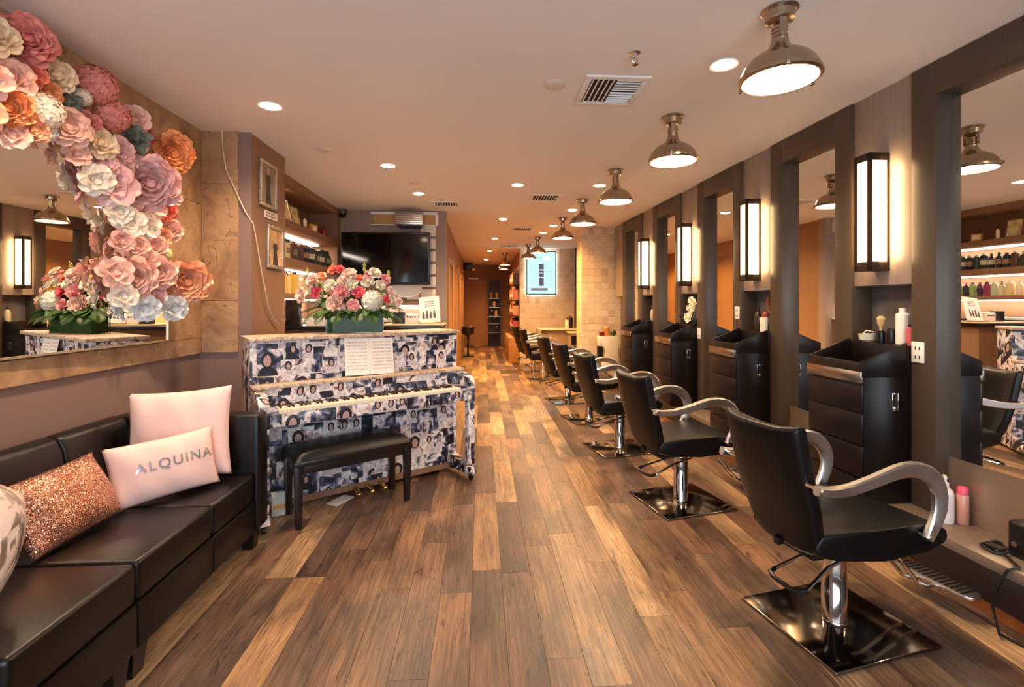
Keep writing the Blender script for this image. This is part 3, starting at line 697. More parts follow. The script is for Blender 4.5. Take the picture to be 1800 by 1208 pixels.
# front face of a cushion looks along local -y
pillow('throw_cushion', 'large plain pink square cushion leaning on the sofa arm', M_PINK, 0.54, 0.49, 0.075, (-1.675, 2.805, 0.722), radians(4), radians(-10), radians(-4))
lum, lf = pillow('throw_cushion', 'pink oblong cushion with glittering letters', M_PINK, 0.47, 0.30, 0.065, (-1.60, 2.555, 0.621), radians(46), radians(-14), radians(-3))
seq, _ = pillow('throw_cushion', 'rose gold sequin oblong cushion', M_SEQ, 0.42, 0.31, 0.07, (-1.745, 2.145, 0.614), radians(84), radians(-26), radians(-3), pinch=0.04)
pillow('throw_cushion', 'cream and silver foil cushion at the sofa near end', M_SILV, 0.50, 0.48, 0.12, (-1.67, 1.51, 0.705), radians(55), radians(-20), radians(22), pinch=-0.72)
# lettering on the oblong cushion
tc_ = bpy.data.curves.new('lettering', 'FONT'); tc_.body = 'ALQUINA'; tc_.size = 0.066; tc_.align_x = 'CENTER'; tc_.align_y = 'CENTER'; tc_.space_character = 1.22; tc_.offset = 0.0008
to = bpy.data.objects.new('lettering', tc_); COL.objects.link(to)
bpy.context.view_layer.update()
dg = bpy.context.evaluated_depsgraph_get(); tme = bpy.data.meshes.new_from_object(to.evaluated_get(dg)); bpy.data.objects.remove(to)
bm = bmesh.new(); bm.from_mesh(tme); bmesh.ops.triangulate(bm, faces=bm.faces)
bmesh.ops.subdivide_edges(bm, edges=[e for e in bm.edges if e.calc_length() > 0.012], cuts=2, use_grid_fill=False); bmesh.ops.triangulate(bm, faces=bm.faces)
for v in bm.verts:
    x, z = v.co.x * 1.0 + 0.035, v.co.y + 0.02
    q = lf(x / 0.47 / (1 - 0.05) + 0.5, z / 0.30 / (1 - 0.05) + 0.5, 1); v.co = (x, q[1] - 0.0035, z)
bm.to_mesh(tme); bm.free(); tme.materials.clear(); tme.materials.append(M_RHINE)
inst('lettering', tme, lum)['label'] = 'silver rhinestone letters'

# ------------------------------------------------------------------ piano
PX, PY, PT, PWD = -0.215, 4.235, 0.587, 1.60
piano = thing('upright_piano', 'upright piano covered in a collage of black and white photographs', 'piano', (PX, PY, 0), PT)
L = -PWD
bx(L - 0.015, 0.015, -0.03, 0.335, 1.19, 1.216).build('lid', M_COLL2, piano, bevel=0.004)
for x0 in (L, -0.04): bx(x0, x0 + 0.04, 0.002, 0.32, 0.03, 1.189).build('side_panel', M_COLL, piano, bevel=0.003)
bx(L + 0.041, -0.041, 0.012, 0.03, 0.885, 1.189).build('upper_panel', M_COLL, piano)
bx(L + 0.041, -0.041, 0.29, 0.318, 0.05, 1.189).build('back_panel', M_COLL2, piano)
bx(L + 0.041, -0.041, 0.012, 0.03, 0.075, 0.655).build('lower_panel', M_COLL, piano)
bx(L + 0.041, -0.041, 0.006, 0.05, 0.03, 0.074).build('bottom_rail', M_BROWN, piano)
bx(L - 0.005, 0.005, -0.125, 0.011, 0.878, 0.9).build('music_shelf', M_COLL2, piano, bevel=0.004)
MB().prism([(-0.11, 0.877), (-0.095, 0.877), (-0.075, 0.80), (-0.085, 0.765), (-0.115, 0.765), (-0.105, 0.82)], L + 0.07, -0.07, axis='x').build('fallboard', M_COLL, piano)
bx(L, 0.0, -0.28, 0.011, 0.655, 0.735).build('keybed', M_COLL, piano, bevel=0.004)
for x0 in (L, -0.065):
    MB().prism([(0.011, 0.736), (0.011, 0.876), (-0.13, 0.872), (-0.20, 0.862), (-0.27, 0.838), (-0.30, 0.80), (-0.30, 0.66), (-0.282, 0.655), (-0.282, 0.736)], x0, x0 + 0.065, axis='x').build('cheek', M_COLL, piano, bevel=0.004)
    x = x0 + 0.0325
    bx(x - 0.03, x + 0.03, -0.297, -0.24, 0.13, 0.654).build('leg', M_COLL, piano, bevel=0.004)
    MB().prism([(0.0, 0.03), (0.0, 0.15), (-0.22, 0.115), (-0.31, 0.115), (-0.32, 0.055), (-0.22, 0.05)], x - 0.034, x + 0.034, axis='x').build('toe_block', M_COLL, piano, bevel=0.004)
    c = MB(); c.cyl((x - 0.012, -0.285, 0.022), (x + 0.012, -0.285, 0.022), 0.021, 16); c.cyl((x, -0.285, 0.03), (x, -0.285, 0.056), 0.012, 10); c.build('caster', M_BLACK, piano)
    for yy in (0.28,):
        c = MB(); c.cyl((x - 0.012, yy, 0.016), (x + 0.012, yy, 0.016), 0.015, 12); c.build('caster', M_BLACK, piano)
kx0, kx1 = L + 0.12, -0.12; kw = (kx1 - kx0) / 52
wk = bx(0.0006, kw - 0.0006, -0.274, -0.12, 0.737, 0.762).mesh('white_key', M_IVORY, bevel=0.0012, seg=1)
bk = MB().prism([(-0.215, 0.763), (-0.205, 0.774), (-0.12, 0.776), (-0.12, 0.763)], -0.0065, 0.0065, axis='x').mesh('black_key', mat('ebony', lin(44, 20, 18), 0.3))
for i in range(52):
    inst('white_key', wk, piano, (kx0 + i * kw, 0, 0))
    if i % 7 in (0, 2, 3, 5, 6) and i < 51: inst('black_key', bk, piano, (kx0 + (i + 1) * kw, 0, 0))
for x0, x1 in ((L + 0.066, kx0 - 0.001), (kx1 + 0.001, -0.066)): bx(x0, x1, -0.27, -0.12, 0.737, 0.772).build('key_block', M_COLL, piano, bevel=0.003)
for dx in (-0.1, 0.0, 0.1):
    MB().prism([(0.0, 0.055), (-0.02, 0.06), (-0.11, 0.05), (-0.125, 0.035), (-0.11, 0.03), (-0.02, 0.042)], L / 2 + dx - 0.016, L / 2 + dx + 0.016, axis='x').build('pedal', M_GOLD, piano, bevel=0.003)
def ploc(x, y, z):
    return (PX + x * cos(PT) - y * sin(PT), PY + x * sin(PT) + y * cos(PT), z)
sm = MB(); sm.box(-0.19, 0.0, -0.002, 0.0, -0.14, 0.14); sm.box(0.001, 0.19, -0.002, 0.0, -0.14, 0.14)
mu = sm.build('sheet_music', M_MUSIC, smooth=False); mu.matrix_world = Matrix.Translation(ploc(-0.79, -0.034, 1.0445)) @ Matrix.Rotation(PT, 4, 'Z') @ Matrix.Rotation(radians(-11), 4, 'X') @ Matrix.Rotation(radians(1.5), 4, 'Y')
tag(mu, 'open two-page sheet music leaning on the piano', 'sheet music')
bxn = thing('small_box', 'small pale box leaning at the left foot of the piano', 'box', ploc(-1.42, -0.05, 0.0), PT - 0.1)
bx(-0.06, 0.06, -0.02, 0.02, 0.002, 0.16).build('carton', mat('pale_card', lin(206, 206, 196), 0.6, var=0.2, nscale=(20, 20, 20)), bxn, bevel=0.002)
for k in range(5): bx(-0.05 + k * 0.021, -0.035 + k * 0.021, -0.0212, -0.0202, 0.05, 0.08).build('printed_mark', mat('orange_print', lin(214, 150, 50), 0.6), bxn)
pg = bx(-0.09, 0.09, -0.05, 0.05, 0.001, 0.004).build('fallen_leaflet', M_PAPER); pg.location = ploc(-1.02, -0.06, 0.0); pg.rotation_euler = (0, 0, PT + 0.5); tag(pg, 'pale leaflet lying on the floor under the piano pedals', 'leaflet')

# piano bench
bench = thing('piano_bench', 'black piano bench with padded leather seat', 'bench', (-0.935, 3.505, 0), 0.585)
hw, hd = 0.375, 0.138
for sx in (-1, 1):
    for sy in (-1, 1):
        x, y = sx * hw, sy * hd
        MB().rings([[(x + a * q - sx * 0.006 * 0, y + b * q, z) for a, b in ((-1, -1), (1, -1), (1, 1), (-1, 1))] for q, z in ((0.019, 0.001), (0.026, 0.40))]).build('leg', M_BWOOD, bench, bevel=0.003)
for sy in (-1, 1): bx(-hw + 0.027, hw - 0.027, sy * hd - 0.012, sy * hd + 0.012, 0.345, 0.425).build('apron', M_BWOOD, bench, bevel=0.002)
for sx in (-1, 1): bx(sx * hw - 0.012, sx * hw + 0.012, -hd + 0.027, hd - 0.027, 0.345, 0.425).build('apron', M_BWOOD, bench, bevel=0.002)
bx(-hw - 0.03, hw + 0.03, -hd - 0.03, hd + 0.03, 0.401, 0.432).build('seat_frame', M_BWOOD, bench, bevel=0.004)
def cush(u, v):
    a, b = u * 2 - 1, v * 2 - 1; e = max(0, (1 - a ** 6)) ** 0.4 * max(0, 1 - b ** 6) ** 0.4
    return (a * (hw + 0.028), b * (hd + 0.028), 0.433 + 0.06 * e + 0.008 * (1 - a * a) * (1 - b * b))
MB().grid(cush, 32, 16).build('seat_cushion', M_LEATHER, bench, ang=180)

# ------------------------------------------------------------------ flowers (blooms face local +z, unit radius)
def petal_grid(b, ang, tilt, length, width, cup, curl, r0, z0, nu=4, nv=4, ruff=0.0, ph=0.0):
    M = Matrix.Rotation(ang, 4, 'Z')
    def f(u, v):
        a = u * 2 - 1; w = width * (0.35 + 0.65 * sin(pi * min(1, 0.15 + v * 0.72))) * (1.0 if v < 0.95 else 0.85)
        t = tilt + curl * v * v
        x = r0 + length * v * cos(t * 0.5 + tilt * 0.5); z = z0 + length * v * sin(t * 0.5 + tilt * 0.5)
        cz = cup * a * a * length
        return (x - cz * 0.6 * sin(tilt), a * w, z + cz * max(0.2, cos(tilt)) + ruff * v * sin(5 * a + ph))
    b.grid(f, nu, nv, M)
def rose_core(seed, rings=((0.05, 1.5, 0.30, 3), (0.13, 1.35, 0.42, 4), (0.24, 1.12, 0.52, 5), (0.34, 0.85, 0.56, 6)), ruff=0.0):
    r = random.Random(seed); b = MB()
    b.lathe([(0.001, -0.12), (0.22, -0.08), (0.36, 0.06), (0.30, 0.2), (0.12, 0.28), (0.001, 0.3)], 10, cap=False)
    for r0, tilt, ln, n in rings:
        o = r.random() * 6
        for k in range(n): petal_grid(b, o + 2 * pi * k / n + r.uniform(-.15, .15), tilt + r.uniform(-.08, .08), ln * r.uniform(.92, 1.08), 0.30 + r0 * 0.5, 0.5, -0.5, r0, 0.02, ruff=ruff, ph=r.random() * 6)
    return b
def peony_core(seed):
    return rose_core(seed, ((0.03, 1.45, 0.42, 4), (0.10, 1.25, 0.52, 6), (0.18, 1.02, 0.6, 7), (0.26, 0.78, 0.64, 8), (0.32, 0.5, 0.64, 8)), ruff=0.05)
def open_core(seed):
    return rose_core(seed, ((0.04, 1.3, 0.4, 3), (0.15, 0.95, 0.6, 4)), ruff=0.04)
def hydra_core(seed):
    r = random.Random(seed); b = MB(); n = 46
    b.lathe([(0.001, -0.25), (0.5, -0.1), (0.7, 0.1), (0.6, 0.38), (0.3, 0.58), (0.001, 0.62)], 12, cap=False)
    for i in range(n):
        z = 1 - (i + 0.5) / n * 1.25; ph = i * 2.39996; rr = math.sqrt(max(0, 1 - z * z)); d = Vector((rr * cos(ph), rr * sin(ph), z))
        M = Matrix.Translation(Vector((d.x * 0.8, d.y * 0.8, d.z * 0.62))) @ d.to_track_quat('Z', 'Y').to_matrix().to_4x4() @ Matrix.Rotation(r.random() * 6, 4, 'Z')
        for k in range(4):
            a = k * pi / 2; s = 0.2 * r.uniform(.85, 1.15)
            P = [(0, 0, 0.02), (s * .55, -s * .5, 0.05), (s * 1.05, -s * .28, .02), (s * 1.1, s * .28, .05), (s * .55, s * .5, .03)]
            b.add(P, [(0, 1, 2, 3, 4)], M @ Matrix.Rotation(a, 4, 'Z'))
    return b
def leaf_core(seed):
    r = random.Random(seed); b = MB()
    for k in range(8): petal_grid(b, k * 0.79 + r.uniform(-.2, .2), r.uniform(0.1, 0.7), 1.0 * r.uniform(.8, 1.1), 0.30, 0.35, -0.3, 0.02, 0.0)
    for k in range(5): petal_grid(b, k * 1.25 + 0.3, r.uniform(0.8, 1.2), 0.7, 0.22, 0.4, -0.2, 0.02, 0.05)
    return b
_fm = {}
def fmat(c, rough=0.75):
    key = 'petal_%d_%d_%d' % c
    if key in MATS: return MATS[key]
    m, nt, b = new_mat(key); MATS[key] = m
    nz = N(nt, 'ShaderNodeTexNoise', _Scale=3.0, _Detail=3.0); nt.links.new(coords(nt), nz.inputs[0])
    lo = lin(*[max(0, x - 22) for x in c]); hi = lin(*[min(255, x + 14) for x in c])
    nt.links.new(ramp(nt, nz.outputs[0], [(0.35, lo), (0.65, hi)]), b.inputs['Base Color']); b.inputs['Roughness'].default_value = rough
    b.inputs['Specular IOR Level'].default_value = 0.25
    return m
def core_mesh(kind, seed, c):
    key = (kind, seed, c)
    if key not in _fm: _fm[key] = {'rose': rose_core, 'peony': peony_core, 'open': open_core, 'hydra': hydra_core, 'leaf': leaf_core}[kind](seed).mesh(kind, fmat(c), smooth=True, ang=60)
    return _fm[key]
def petal_mesh(kind, c):
    key = ('petal', kind, c)
    if key not in _fm:
        b = MB(); petal_grid(b, 0, 0.30 if kind != 'open' else 0.42, 0.74, 0.46 if kind != 'peony' else 0.36, 0.22, -0.5, 0.30, -0.06, 6, 6, ruff=0.05)
        _fm[key] = b.mesh('petal', fmat(c), ang=80)
    return _fm[key]
def bloom(parent, kind, c, r, loc, direction, seed=0, outer=7, petals=True):
    d = Vector(direction).normalized(); rr = random.Random(seed * 7 + 3)
    nm = {'rose': 'rose', 'peony': 'peony', 'open': 'blossom', 'hydra': 'hydrangea', 'leaf': 'leaf_cluster'}[kind]
    o = inst(nm, core_mesh(kind, seed % 3, c), parent)
    o.matrix_local = Matrix.Translation(loc) @ d.to_track_quat('Z', 'Y').to_matrix().to_4x4() @ Matrix.Rotation(rr.random() * 6, 4, 'Z') @ Matrix.Scale(r, 4)
    if petals and kind in ('rose', 'peony', 'open'):
        for k in range(outer): inst('petal', petal_mesh(kind, c), o, (0, 0, 0), (rr.uniform(-.12, .12), rr.uniform(-.2, .16), 2 * pi * k / outer + rr.uniform(-.2, .2)))
    return o
gar = thing('flower_garland', 'garland of big pink, peach and cream silk flowers draped over the mirror corner', 'garland', (XL, 0, 0))
PK, BL, PE, CR, OR_, SG, LI, WH, RD, CO, YG, WB = (226, 138, 126), (242, 190, 170), (246, 178, 138), (248, 214, 176), (248, 164, 106), (138, 136, 118), (232, 182, 176), (246, 226, 206), (212, 84, 78), (240, 130, 104), (220, 210, 146), (226, 226, 224)
GL = [(2.142, 2.56, .085, 'rose', CR), (2.276, 2.614, .112, 'peony', PK), (2.215, 2.421, .09, 'rose', BL), (2.317, 2.479, .055, 'rose', CO), (2.46, 2.541, .078, 'rose', CR), (2.682, 2.6, .115, 'hydra', PK), (2.775, 2.475, .098, 'hydra', PK), (2.519, 2.456, .07, 'leaf', SG),
      (2.217, 2.292, .088, 'peony', OR_), (2.361, 2.337, .095, 'hydra', WH), (2.502, 2.309, .095, 'rose', BL), (2.625, 2.38, .06, 'rose', PK), (2.682, 2.293, .082, 'rose', CR), (2.952, 2.52, .08, 'open', BL), (2.961, 2.402, .095, 'leaf', SG), (3.065, 2.46, .055, 'rose', RD),
      (3.238, 2.42, .135, 'peony', OR_), (2.834, 2.302, .082, 'open', LI), (2.10, 2.36, .08, 'open', BL), (2.09, 2.22, .075, 'open', PE), (2.249, 2.18, .062, 'open', BL), (3.019, 2.167, .162, 'peony', LI), (2.79, 2.094, .12, 'open', LI), (3.314, 2.229, .058, 'hydra', YG), (3.351, 2.15, .056, 'open', BL),
      (3.232, 2.037, .07, 'rose', CO), (3.29, 1.926, .08, 'rose', BL), (2.905, 1.91, .085, 'open', WH), (3.07, 1.92, .082, 'open', WH), (2.961, 1.776, .075, 'rose', BL), (3.138, 1.80, .078, 'rose', BL), (3.238, 1.764, .06, 'hydra', YG), (2.937, 1.60, .125, 'peony', BL), (3.388, 1.596, .155, 'peony', PE), (3.12, 1.64, .105, 'rose', BL), (3.034, 1.42, .08, 'open', WB), (3.29, 1.42, .085, 'open', WB),
      (2.40, 2.26, .06, 'hydra', WB), (2.58, 2.20, .06, 'open', BL), (3.13, 2.30, .075, 'open', LI), (2.42, 2.44, .06, 'rose', OR_), (3.10, 2.04, .08, 'open', BL), (1.95, 2.50, .10, 'peony', BL), (1.80, 2.36, .10, 'rose', CR), (1.78, 2.56, .10, 'hydra', PK), (1.95, 2.28, .09, 'rose', PE), (2.88, 2.22, .08, 'rose', BL), (3.17, 2.16, .07, 'rose', LI), (3.02, 1.70, .085, 'open', BL), (3.20, 1.87, .06, 'rose', PE), (3.25, 1.66, .07, 'open', LI), (2.93, 2.0, .075, 'open', BL), (2.33, 2.24, .06, 'rose', PE), (2.60, 2.50, .05, 'hydra', WH), (2.68, 2.10, .085, 'open', WH), (2.72, 2.19, .075, 'rose', LI), (2.80, 1.62, .085, 'open', BL), (2.86, 1.49, .07, 'open', WH), (2.82, 1.96, .07, 'open', WH), (2.86, 1.80, .065, 'rose', BL), (3.12, 1.50, .07, 'open', LI)]
for i, (y, z, r, kd, c) in enumerate(GL):
    dx = 0.075 + 0.42 * r + R.uniform(-0.01, 0.025)
    bloom(gar, kd, c, r * 1.02, (dx, y, z), (0.9, -0.85 + R.uniform(-.25, .25), -0.12 + R.uniform(-.25, .25)), i, petals=True)
b = MB(); b.tube([(0.03, 1.7, 2.45), (0.035, 2.4, 2.42), (0.035, 2.9, 2.38), (0.04, 3.12, 2.2), (0.04, 3.15, 1.8), (0.04, 3.15, 1.45)], 0.03, 8); b.build('garland_base', mat('garland_base', lin(110, 100, 84), 0.8), gar)

# bouquet in a glass trough on the piano
VX, VY, VZ, VR = -0.99, 3.885, 1.2165, radians(12)
vase = thing('glass_trough_vase', 'rectangular glass trough vase lined with green leaves', 'vase', (VX, VY, VZ), VR)
M_LEAFG = mat('leaf_lining', lin(46, 70, 26), 0.5, var=0.4, nscale=(1.5, 1.5, 60), spec=0.15)
M_GREEN = mat('foliage', lin(62, 92, 38), 0.5, var=0.3, nscale=(20, 20, 20), rnd=0.0)
M_LIME = mat('lime_buds', lin(176, 176, 72), 0.6)
bx(-0.208, 0.208, -0.062, 0.062, 0.004, 0.135).build('leaf_lining', M_LEAFG, vase, bevel=0.004)
g = MB(); g.box(-0.216, 0.216, -0.07, -0.064, 0, 0.15); g.box(-0.216, 0.216, 0.064, 0.07, 0, 0.15); g.box(-0.216, -0.21, -0.064, 0.064, 0, 0.15); g.box(0.21, 0.216, -0.064, 0.064, 0, 0.15); g.box(-0.21, 0.21, -0.064, 0.064, 0, 0.003)
g.build('glass_walls', mat('clear_glass', (0.92, 0.98, 0.95), 0.02, trans=1.0, spec=0.08), vase, smooth=False)
bq = thing('flower_bouquet', 'bouquet of pink, cream and coral roses with white hydrangea', 'bouquet', (VX, VY, VZ), VR)
HP, PP, PB, CM = (236, 104, 116), (244, 172, 168), (246, 208, 190), (248, 232, 206)
BQ = [(200, 570, 85, 'rose', PB), (370, 530, 70, 'rose', HP), (330, 395, 85, 'peony', PB), (425, 340, 70, 'rose', PE), (530, 440, 78, 'rose', CM), (565, 240, 62, 'rose', CO), (640, 230, 55, 'rose', HP), (760, 300, 88, 'rose', PB), (690, 370, 72, 'rose', PB), (780, 430, 80, 'rose', CM), (670, 530, 98, 'peony', PP), (600, 690, 112, 'peony', PB), (810, 695, 72, 'rose', PP), (870, 530, 72, 'rose', HP), (980, 380, 80, 'rose', CM), (885, 345, 50, 'rose', CO), (1000, 300, 60, 'rose', PP), (1070, 275, 74, 'rose', CM), (1200, 350, 68, 'rose', PP), (1135, 430, 66, 'rose', CM), (1040, 640, 140, 'hydra', (232, 226, 206)), (1215, 620, 50, 'rose', HP), (1265, 510, 60, 'open', PB), (1290, 590, 50, 'rose', CM), (1365, 650, 62, 'open', PB)]
k = 3.93 / 850 / 7.55
for i, (cx, cy, r, kd, c) in enumerate(BQ):
    x = (cx - 830) * k; z = 0.155 + (800 - cy) * k * 0.97; y = -0.05 - 0.10 * max(0, 1 - abs(x) / 0.36) * (0.9 - (z - 0.15) * 2.2)
    bloom(bq, kd, c, r * k * 1.15, (x, y, z), (x * 2.0, -0.75, (z - 0.18) * 2.2), i, outer=6)
    MB().tube([(x * 0.45, y * 0.3, 0.10), (x * 0.52, y * 0.4, 0.168), (x, y * 0.9, max(0.172, z - 0.01))], 0.003, 5).build('stem', M_GREEN, bq)
for i in range(16):
    a = (i + 0.5) / 16; x = -0.30 + 0.6 * a; z = 0.19 + 0.13 * R.random() * (1 - abs(x) / 0.36) + 0.02; c = [PB, CM, PP, HP, CM, PB, (232, 226, 206)][i % 7]
    bloom(bq, 'hydra' if i % 7 == 6 else 'rose', c, 0.042 + 0.012 * R.random(), (x, 0.075 + 0.05 * R.random(), z), (x * 2, 0.8, 0.4), i + 40, outer=6)
def frond(n, ln, wd):
    b = MB(); b.tube([(0, 0, 0), (ln * 0.5, 0, 0.02 * ln), (ln, 0, -0.12 * ln)], 0.002, 4)
    for i in range(n):
        q = (i + 0.5) / n; x = ln * q; z = 0.06 * ln * q - 0.18 * ln * q * q; w_ = wd * sin(pi * (0.15 + 0.8 * q))
        for s in (-1, 1):
            b.add([(x, 0, z), (x + w_ * 0.35, s * w_ * 0.5, z + 0.004), (x + w_ * 0.75, s * w_, z - 0.004), (x + w_ * 0.55, s * w_ * 0.45, z)], [(0, 1, 2, 3)])
    return b
FR = frond(14, 0.17, 0.05).mesh('fern_frond', M_GREEN, ang=80)
for x, z, a, e in [(-0.20, 0.19, 195, 10), (-0.22, 0.18, 215, 38), (-0.18, 0.17, 235, 42), (-0.24, 0.22, 165, -8), (0.20, 0.17, -25, 38), (0.22, 0.19, -5, 25), (0.18, 0.18, -50, 48), (0.24, 0.22, 10, -10), (0.02, 0.17, -90, 35), (-0.1, 0.17, -105, 40), (0.1, 0.17, -75, 42), (-0.12, 0.2, 120, 20), (0.1, 0.2, 70, 20), (0.0, 0.18, 95, 30), (-0.2, 0.2, 150, 10), (0.2, 0.2, 30, 10)]:
    inst('fern_frond', FR, bq, (x + 0.03 * cos(radians(a)), 0.085 * sin(radians(a)), z + 0.012), (0, radians(e * 0.8), radians(a)))
def lf(u, v):
    a = u * 2 - 1; return (0.10 * v, a * 0.03 * sin(pi * (0.08 + 0.9 * v)), 0.01 * a * a - 0.02 * v * v)
LF = MB().grid(lf, 4, 5).mesh('leaf', M_GREEN, ang=90)
for i in range(26):
    x = -0.26 + 0.52 * i / 25; inst('leaf', LF, bq, (x * 0.85, -0.082 - 0.01 * (i % 2), 0.166 + 0.012 * (i % 3)), (R.uniform(-.4, .4), R.uniform(0.1, 0.7), -pi / 2 + x * 3.2 + R.uniform(-.4, .4)), (1.0, 1.25, 1))
for i in range(46):
    x = R.uniform(-0.27, 0.27); inst('leaf', LF, bq, (x * 0.9, R.uniform(-0.05, 0.05), 0.235 + R.random() * 0.08 * (1 - abs(x) / 0.4)), (R.uniform(-.6, .6), R.uniform(-1.0, .7), R.uniform(0, 6.28)))
for cx, cy, hh in [(255, 250, 90), (555, 175, 40), (940, 180, 120), (1240, 250, 70)]:
    x = (cx - 830) * k; z = 0.155 + (800 - cy) * k; b = MB(); b.tube([(x * 0.8, 0, 0.2), (x, -0.01, z + 0.01)], 0.002, 5)
    for j in range(10):
        q = j / 10; b.lathe([(0.001, -0.008), (0.008 * (1.2 - q * 0.7), 0), (0.001, 0.009)], 6, Matrix.Translation((x + 0.008 * sin(j * 2.4), -0.01 + 0.008 * cos(j * 2.4), z - 0.02 + hh * k * (q - 0.4))), cap=False)
    b.build('bud_spike', M_LIME, bq)

# ------------------------------------------------------------------ bottles and products
def bottle_mesh(kind, m, cm, h, r):
    body = {'pump': [(r * .95, 0), (r, .01), (r, h * .62), (r * .9, h * .70), (r * .45, h * .77), (r * .4, h * .8)],
            'cyl': [(r * .95, 0), (r, .006), (r, h * .82), (r * .8, h * .86), (r * .5, h * .88)],
            'taper': [(r * .8, 0), (r * .85, .006), (r, h * .45), (r * .8, h * .72), (r * .4, h * .80), (r * .38, h * .82)],
            'can': [(r * .95, 0), (r, .004), (r, h * .78), (r * .85, h * .81)],
            'cup': [(r * .8, 0), (r * .82, .004), (r, h * .98), (r * .98, h)]}[kind]
    bm_ = MB().lathe(body, 16).mesh('bottle_body', m)
    cap = MB()
    if kind == 'pump':
        cap.lathe([(r * .42, h * .79), (r * .42, h * .87), (r * .2, h * .88), (r * .15, h * .95)], 14); cap.box(-r * .25, r * .95, -r * .18, r * .18, h * .95, h)
    elif kind == 'cyl': cap.lathe([(r * .55, h * .87), (r * .55, h), (r * .5, h * 1.0)], 14)
    elif kind == 'taper': cap.lathe([(r * .4, h * .81), (r * .36, h), (r * .3, h)], 14)
    elif kind == 'can': cap.lathe([(r * .9, h * .8), (r * .92, h * .96), (r * .7, h)], 14)
    return bm_, (cap.mesh('bottle_cap', cm) if kind != 'cup' else None)
def bottle(label, loc, kind, col, capc, h, r, rz=0.0, group=None, rough=0.3, cat='bottle', band=None):
    m = mat('plastic_%d_%d_%d' % col, lin(*col), rough); cm = mat('plastic_%d_%d_%d' % capc, lin(*capc), 0.35)
    a, c = bottle_mesh(kind, m, cm, h, r)
    t = thing({'can': 'spray_can', 'cup': 'cup'}.get(kind, 'bottle'), label, cat, loc, rz, group)
    inst('bottle_body', a, t)
    if c: inst('bottle_cap', c, t)
    if band: MB().lathe([(r * 1.012, h * .25), (r * 1.012, h * .55)], 16, cap=False).build('label_band', mat('plastic_%d_%d_%d' % band, lin(*band), 0.5), t)
    return t
DK = [(40, 34, 34), (70, 46, 36), (34, 40, 44), (26, 24, 26), (96, 60, 46), (44, 52, 54), (60, 66, 50)]
xs = XAF - 0.06; y = 5.06; i = 0
while y < 6.68 and i < 17:
    if i < 2: col, cp, r = (224, 206, 160), (60, 50, 46), 0.042
    else: col, cp, r = R.choice(DK), R.choice([(30, 28, 28), (220, 208, 190), (120, 40, 36), (40, 40, 44)]), R.uniform(0.034, 0.044)
    y += r
    bottle(('cream bottle' if i < 2 else 'dark product bottle') + ', %s from the left on the middle alcove shelf' % ORD[i], (xs, y, 1.9205), R.choice(['cyl', 'taper', 'cyl', 'can']), col, cp, R.uniform(0.19, 0.22), r, group='bottles on the middle alcove shelf', band=R.choice([None, (200, 190, 170), (150, 120, 90)]))
    y += r + 0.012; i += 1
y = 5.06
YW = [((238, 200, 96), (235, 232, 226)), ((240, 214, 140), (64, 62, 130)), ((236, 190, 70), (236, 232, 224)), ((238, 206, 120), (70, 70, 140)), ((232, 220, 190), (240, 236, 230)), ((226, 200, 150), (240, 236, 230)), ((206, 196, 170), (90, 60, 90)), ((190, 200, 170), (230, 226, 220)), ((150, 60, 90), (60, 30, 50)), ((70, 40, 66), (160, 60, 120)), ((150, 180, 110), (120, 50, 100)), ((60, 44, 60), (170, 70, 130)), ((160, 186, 120), (130, 60, 110)), ((64, 40, 40), (150, 40, 60))]
for i, (c, cp) in enumerate(YW):
    r = 0.046 if i < 6 else 0.038; h = 0.24 if i < 4 else 0.19
    y += r; bottle('%s product bottle, %s from the left on the lowest alcove shelf' % ('yellow' if i < 6 else 'coloured', ORD[i]), (xs, y, 1.5505), ['cyl', 'pump', 'cyl', 'cyl', 'taper'][i % 5], c, cp, h, r, group='bottles on the lowest alcove shelf'); y += r + 0.014
def leaning_frame(label, loc, w_, h_, rz, fm, pm_):
    t = thing('picture_frame', label, 'picture', loc, rz)
    M = Matrix.Rotation(radians(-14), 4, 'X')
    b = MB()
    for a in [(-w_/2, w_/2, 0, .015), (-w_/2, w_/2, h_-.015, h_), (-w_/2, -w_/2+.015, .015, h_-.015), (w_/2-.015, w_/2, .015, h_-.015)]: b.box(a[0], a[1], -0.012, 0.006, a[2], a[3], M)
    b.build('frame', fm, t); MB().box(-w_/2 + .015, w_/2 - .015, -0.006, 0.004, .015, h_ - .015, M).build('photo', pm_, t)
M_WARMPIC = mat('warm_photo', lin(232, 196, 140), 0.5, var=0.5, nscale=(14, 14, 9))
M_FRAMEB = mat('brown_frame', lin(110, 72, 46), 0.4)
leaning_frame('cream framed picture at the left end of the top alcove shelf', (XAF - 0.11, 5.37, 2.3125), 0.17, 0.27, radians(80), M_PAPER, M_WARMPIC)
leaning_frame('brown framed bright picture on the top alcove shelf', (XAF - 0.11, 5.64, 2.3125), 0.18, 0.25, radians(78), M_FRAMEB, M_WARMPIC)
bottle('slim white candle beside the brown frame on the top shelf', (XAF - 0.08, 5.80, 2.3105), 'cyl', (236, 214, 180), (236, 222, 196), 0.13, 0.022, cat='candle')
t = thing('gift_box', 'small orange box on the top alcove shelf', 'box', (XAF - 0.08, 6.06, 2.3105), radians(70)); bx(-0.055, 0.055, -0.03, 0.03, 0, 0.10).build('carton', mat('orange_card', lin(232, 160, 60), 0.5, var=0.3, nscale=(30, 30, 30)), t, bevel=0.004); bx(-0.035, 0.035, -0.0315, -0.0305, 0.025, 0.075).build('printed_panel', M_PAPER, t)
